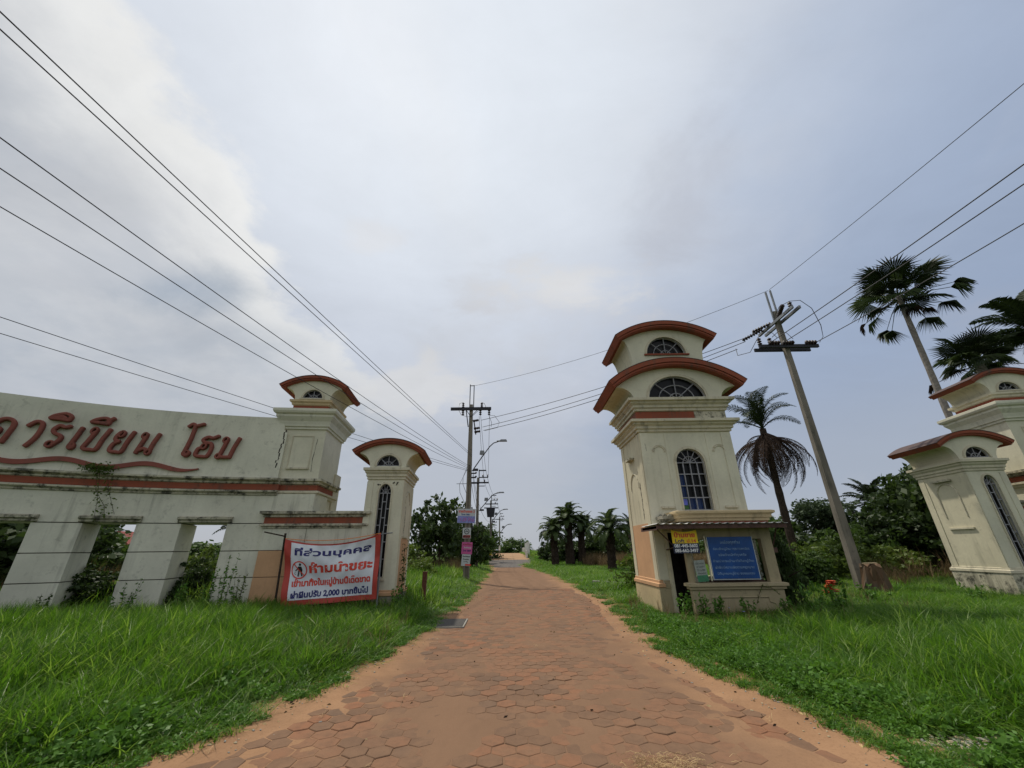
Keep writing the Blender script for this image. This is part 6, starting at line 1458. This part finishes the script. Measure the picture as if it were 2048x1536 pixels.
tree(-.2, 118, 4.7, 5.0, 'dense', 'rounded tree far beyond the hump at the end of the lane', ch=3.0, z=-.4)
tree(-11.5, 128, 1.9, 3.5, 'dense', 'low trees far left beyond the hump', ch=1.8, z=-.4)
tree(4.9, 53, 2.9, 1.9, 'dark', 'dark bush at the right bridge railing', 'bush', 'bush', ch=1.6)
tree(6.2, 48, 2.7, 2.2, 'dark', 'dark thicket under the palm clump', 'bush', 'bush', ch=1.5)
tree(8.8, 46, 3.0, 2.3, 'dark', 'dark thicket right of the palm clump', 'bush', 'bush', ch=1.6)
tree(11.8, 48, 3.4, 2.8, 'dense', 'bush left of the guard tower, behind the single palm', 'bush', 'bush', ch=1.8)
tree(15.5, 47, 4.6, 3.2, 'dark', 'tree hidden mostly by the guard tower', ch=2.5)
tree(17.2, 28.0, 3.5, 1.3, 'green', 'small tree showing between guard tower and its dead skirted palm', ch=1.2)
tree(20.0, 27.0, 4.45, 1.9, 'umbrella', 'flat topped umbrella tree right of the dead skirted palm', ch=.75)
tree(20.9, 28.0, 3.6, 2.2, 'umbrella', 'lower umbrella tree tier beside the utility pole', ch=.8)
tree(18.5, 25.5, 2.3, 2.4, 'dark', 'dark hedge under the umbrella trees', 'bush', 'bush', ch=1.5)
tree(22.5, 26.0, 2.5, 2.6, 'dark', 'dark hedge behind the utility pole on the right', 'bush', 'bush', ch=1.5)
tree(28.2, 26.5, 4.4, 2.6, 'green', 'green tree left of the big dark tree', ch=1.9)
tree(22.2, 20.2, 5.75, 2.7, 'dark', 'big dark tree behind the sunlit pillar', ch=2.9)
tree(19.6, 21.5, 3.5, 2.0, 'dark', 'leafy tree between the tall utility pole and the big dark tree', ch=1.7)
tree(17.2, 21.5, 2.3, 1.7, 'green', 'low green bush just right of the tall utility pole', 'bush', 'bush', ch=1.2)
tree(24.6, 24.0, 5.6, 2.6, 'dark', 'second dark tree rising just behind the big dark one', ch=2.0)
tree(21.0, 17.6, 3.4, 1.7, 'dark', 'dark bush at the foot of the sunlit pillar', 'bush', 'bush', ch=1.7)
tree(24.8, 16.8, 6.6, 1.4, 'green', 'leafy branch top beside the tall fan palm trunk', ch=1.0)
tree(28.5, 17.5, 9.2, 2.0, 'umbrella', 'feathery tree top behind the right tower roof', ch=1.2)
tree(12.4, 18.4, 1.5, 1.3, 'bush', 'yellow green shrub right of the guard tower', 'bush', 'bush', ch=.9)
tree(14.6, 19.4, 1.7, 1.5, 'bush', 'bright shrub at the foot of the umbrella trees', 'bush', 'bush', ch=1.0)
tree(10.9, 17.0, 1.4, 1.1, 'green', 'green shrub behind the booth corner', 'bush', 'bush', ch=.8)
tree(17.0, 19.8, 1.5, 1.5, 'bush', 'shrub behind the tall utility pole foot', 'bush', 'bush', ch=.8)
tree(9.2, 15.6, 2.1, .8, 'green', 'tall leafy bush beside the guard tower', 'bush', 'bush', ch=1.1)
tree(7.25, 11.9, 2.0, .38, 'dark', 'narrow dark creeper covered bush against the booth right side', 'bush', 'bush', ch=1.05)
tree(5.6, 17.5, 1.9, 1.2, 'bush', 'sunlit bush glimpsed through the booth windows', 'bush', 'bush', ch=1.0)
# left, seen through the bays and at the wall
tree(-17.6, 15.5, 3.4, 2.3, 'dark', 'dark tree filling the leftmost bay', ch=1.9)
tree(-22.8, 22.0, 3.2, 2.5, 'dense', 'bushy tree behind the left pier', 'bush', 'bush', ch=1.7)
tree(-12.9, 16.5, 1.2, 1.1, 'bush', 'yellow green bush in the middle bay', 'bush', 'bush', ch=.8)
tree(-13.8, 21.0, 2.3, 1.2, 'sparse', 'leafy tree at the right of the middle bay', ch=1.2)
tree(-10.1, 13.9, 1.6, .85, 'bush', 'yellow green topped dark bush filling the third bay', 'bush', 'bush', ch=.95)
tree(-9.4, 12.7, 1.35, .65, 'dark', 'dark low bush at the foot of the third bay', 'bush', 'bush', ch=.7)
tree(-11.7, 12.0, 1.25, .7, 'dark', 'dark weeds bush at the foot of the middle bay', 'bush', 'bush', ch=.6)
tree(-14.0, 26, 2.9, 2.2, 'sparse', 'dark tree in the third bay distance', ch=1.5)
tree(-30, 40, 2.6, 5.0, 'dense', 'hedge of trees behind the sign wall, left part', ch=1.6)
tree(-20, 42, 2.5, 4.6, 'dense', 'hedge of trees behind the sign wall, right part', ch=1.5)
# treeline far off
def treeline():
    g = np.random.default_rng(77); co = hidden_collection('linecrown', [crown('dense', 0), crown('dark', 1), crown('green', 2)])
    xs = np.concatenate([np.linspace(-150, -20, 58), np.linspace(17, 160, 62)]); n = len(xs); ys = 78 + g.uniform(-8, 22, n) - np.abs(xs) * .12
    s = g.uniform(1.7, 3.3, n); s = np.where((xs < 0), s * .8, s); P = np.stack([xs, ys, s * .30], 1)
    o = scatter('treeline', P, g.uniform(0, 6.28, n), np.stack([s * 1.2, s * 1.2, s * .8], 1), g.integers(0, 3, n), co); tag(o, 'distant wooded skyline behind the fields', kind='stuff')
treeline()

# tall leafy weeds against the wall, singles
def weed_plant(x, y, H, label, seed, leaf=.05, r=.18, mat='weed_leaf', n=7, nm='weed_plant'):
    g = np.random.default_rng(seed); R = empty(nm, (x, y, float(gz(x, y))), 0, label, 'weed', 'tall weeds near the gate'); m = MB(); C = []; S = []
    for i in range(n):
        a = g.uniform(0, 2 * pi); q = r * g.uniform(.3, 1); h = H * g.uniform(.65, 1.05); tip = Vector((cos(a) * q, sin(a) * q, h)); b = Vector((cos(a) * q * .2, sin(a) * q * .2, -.05)); m.tube([b, b.lerp(tip, .5) + Vector((0, 0, .03)), tip], [.007, .005, .002], 4, False)
        for k in range(26):
            t = g.uniform(.15, 1); p = b.lerp(tip, t); w = .10 * (1.2 - t); C.append((p.x + g.normal() * w * .6, p.y + g.normal() * w * .6, p.z + g.normal() * .02)); S.append(leaf * g.uniform(.5, 1.2))
    m.build('stem', 'bark_dark', R); V, F = leaf_quads(np.array(C), np.array(S), g, .3, 2.0); link_mesh('foliage', np_mesh('foliage', V, F, mat), R)
for a in ((-9.9, 11.3, 1.0, 'bushy weed at the right corner of the middle pier', 21, .05, .3), (-11.4, 10.75, .8, 'bushy weed at the right corner of the left pier', 22, .05, .35, 'tree_leaf'), (-7.3, 11.6, .8, 'broad weed at the foot of the peach blocks', 23, .05, .35), (-8.4, 11.6, .75, 'broad dark weed at the left foot of the last pier', 24, .05, .35, 'tree_leaf'),
          (8.3, 11.3, .7, 'loose leafy weed between the booth and the orange blossoms', 25, .06, .4), (10.2, 12.6, .55, 'leafy weed right of the orange blossoms', 26, .06, .35), (12.6, 12.2, .5, 'leafy weed in the grass before the stump', 27, .06, .35), (-7.55, 11.45, 1.55, 'tallest green weed in front of the last pier left of the banner', 1), (-8.0, 11.5, 1.2, 'green weed just left of the tallest one by the last pier', 2), (-7.1, 11.35, 1.15, 'brownish weed close to the banner left pole', 3, .04, .2, 'bush_leaf'),
          (-8.6, 11.4, .9, 'short weed before the third bay', 4), (-10.0, 10.9, .85, 'thin weed before the pier between the middle and third bay', 5, .035), (-12.2, 10.0, .9, 'thin pale weed before the left pier', 6, .035), (-12.8, 9.7, .85, 'thin pale weed at the left frame edge of the wall', 7, .035),
          (4.2, 11.0, .62, 'leafy sprig at the orange corner of the guard tower', 8, .06, .2), (4.55, 10.85, .55, 'sprig before the booth doorway', 9, .05), (4.85, 10.75, .5, 'dark sprig before the booth counter, left end', 10, .055), (5.6, 10.8, .42, 'low sprig before the middle of the booth counter', 11), (6.5, 10.8, .45, 'low sprig before the right end of the booth counter', 12),
          (-3.25, 12.1, .7, 'dark weed at the right foot of the left pillar', 13, .05, .3), (7.3, 10.9, .8, 'leafy weed right of the booth counter', 14, .06, .35), (13.9, 11.9, .4, 'weed at the left foot of the sunlit pillar', 15)):
    weed_plant(*a)
# climbing vine on the left pillar and creeper on the sign wall
def vine(name, label, strands, leaf, mat, seed, base, lw=.05):
    g = np.random.default_rng(seed); R = empty(name, base, 0, label, 'creeper'); m = MB(); C = []; S = []; b = Vector(base)
    for pts, cnt in strands:
        P = [Vector(p) - b for p in pts]; m.tube(P, .006, 4, False)
        for k in range(cnt):
            f = g.uniform(0, len(P) - 1.001); i = int(f); p = P[i].lerp(P[i + 1], f - i); C.append((p.x + g.normal() * lw, p.y - abs(g.normal()) * .03, p.z + g.normal() * lw)); S.append(leaf * g.uniform(.5, 1.3))
    m.build('stem', 'bark_dark', R); V, F = leaf_quads(np.array(C), np.array(S), g, .2, 1.6); link_mesh('foliage', np_mesh('foliage', V, F, mat), R)
A_ = lambda a, z, o=-.16: AP(a, o, z)
vine('wall_creeper', 'green creeper hanging over the terracotta band of the sign wall, below the letters', [([A_(-25.4 + i * .35, 3.80, -.2), A_(-24.0 + i * .3, 3.74, -.24)], 70) for i in range(6)] +
     [([A_(-24.0, 3.7, -.22), A_(-23.6, 3.2, -.2), A_(-22.6, 2.8, -.12), A_(-22.2, 2.5)], 70), ([A_(-23.2, 3.7, -.22), A_(-22.6, 3.2, -.2), A_(-21.6, 2.6, -.12)], 60), ([A_(-23.8, 3.7, -.22), A_(-23.2, 2.9, -.16), A_(-23.0, 2.4, -.1)], 40)], .045, 'bush_leaf', 5, AP(-22, -.2, 3.0), .06)
vine('pillar_vine', 'dark vine climbing the right face of the left pillar', [([(-3.28, 12.7, 0), (-3.30, 12.9, .7), (-3.33, 13.0, 1.3), (-3.34, 13.0, 1.8)], 150), ([(-3.25, 12.4, 0), (-3.27, 12.8, .5), (-3.3, 12.9, 1.0)], 110)], .05, 'tree_leaf', 6, (-3.27, 12.8, 0), .07)
vine('trailing_vine', 'thin yellow vine trailing down the booth counter', [([(6.25, 11.08, .74), (6.1, 11.1, .5), (6.0, 11.1, .3)], 26), ([(6.2, 11.08, .7), (6.5, 11.1, .62), (6.6, 11.1, .5)], 16)], .03, 'bush_leaf', 7, (6.2, 11.1, .5), .015)
# flowers
def flower(name, loc, H, r, mat, label, n, petals):
    R = empty(name, loc, 0, label, 'flower'); g = random.Random(3)
    m = MB()
    for i in range(n): m.tube([(0, 0, 0), (g.uniform(-.04, .04), g.uniform(-.04, .04), H * (.6 + .4 * i / max(1, n - 1)))], .006, 4, False)
    m.build('stem', 'weed_leaf', R); m = MB()
    for i in range(n):
        c = Vector((g.uniform(-.15, .15) if n > 1 else 0, g.uniform(-.05, .05) if n > 1 else 0, H * (.55 + .45 * i / max(1, n - 1))))
        for k in range(petals):
            a = 2 * pi * k / petals + i; d = Vector((cos(a), sin(a), .35)); e = Vector((-sin(a), cos(a), 0)) * r * .35
            m.add([c, c + d * r * .6 + e, c + d * r + Vector((0, 0, -.1 * r)), c + d * r * .6 - e], [(0, 1, 2, 3)])
    m.build('petals', mat, R)
flower('orange_flower', (8.75, 12.3, float(gz(8.75, 12.3)) + .02), .66, .13, 'flower_orange', 'cluster of orange red blossoms in the grass right of the booth', 16, 7)
flower('violet_flower', (5.15, 10.15, .18), .14, .035, 'flower_violet', 'single pale violet flower in the weeds before the booth', 1, 6)
flower('violet_flower', (4.98, 10.45, .22), .14, .03, 'flower_violet', 'second pale violet flower nearer the booth counter', 1, 6)
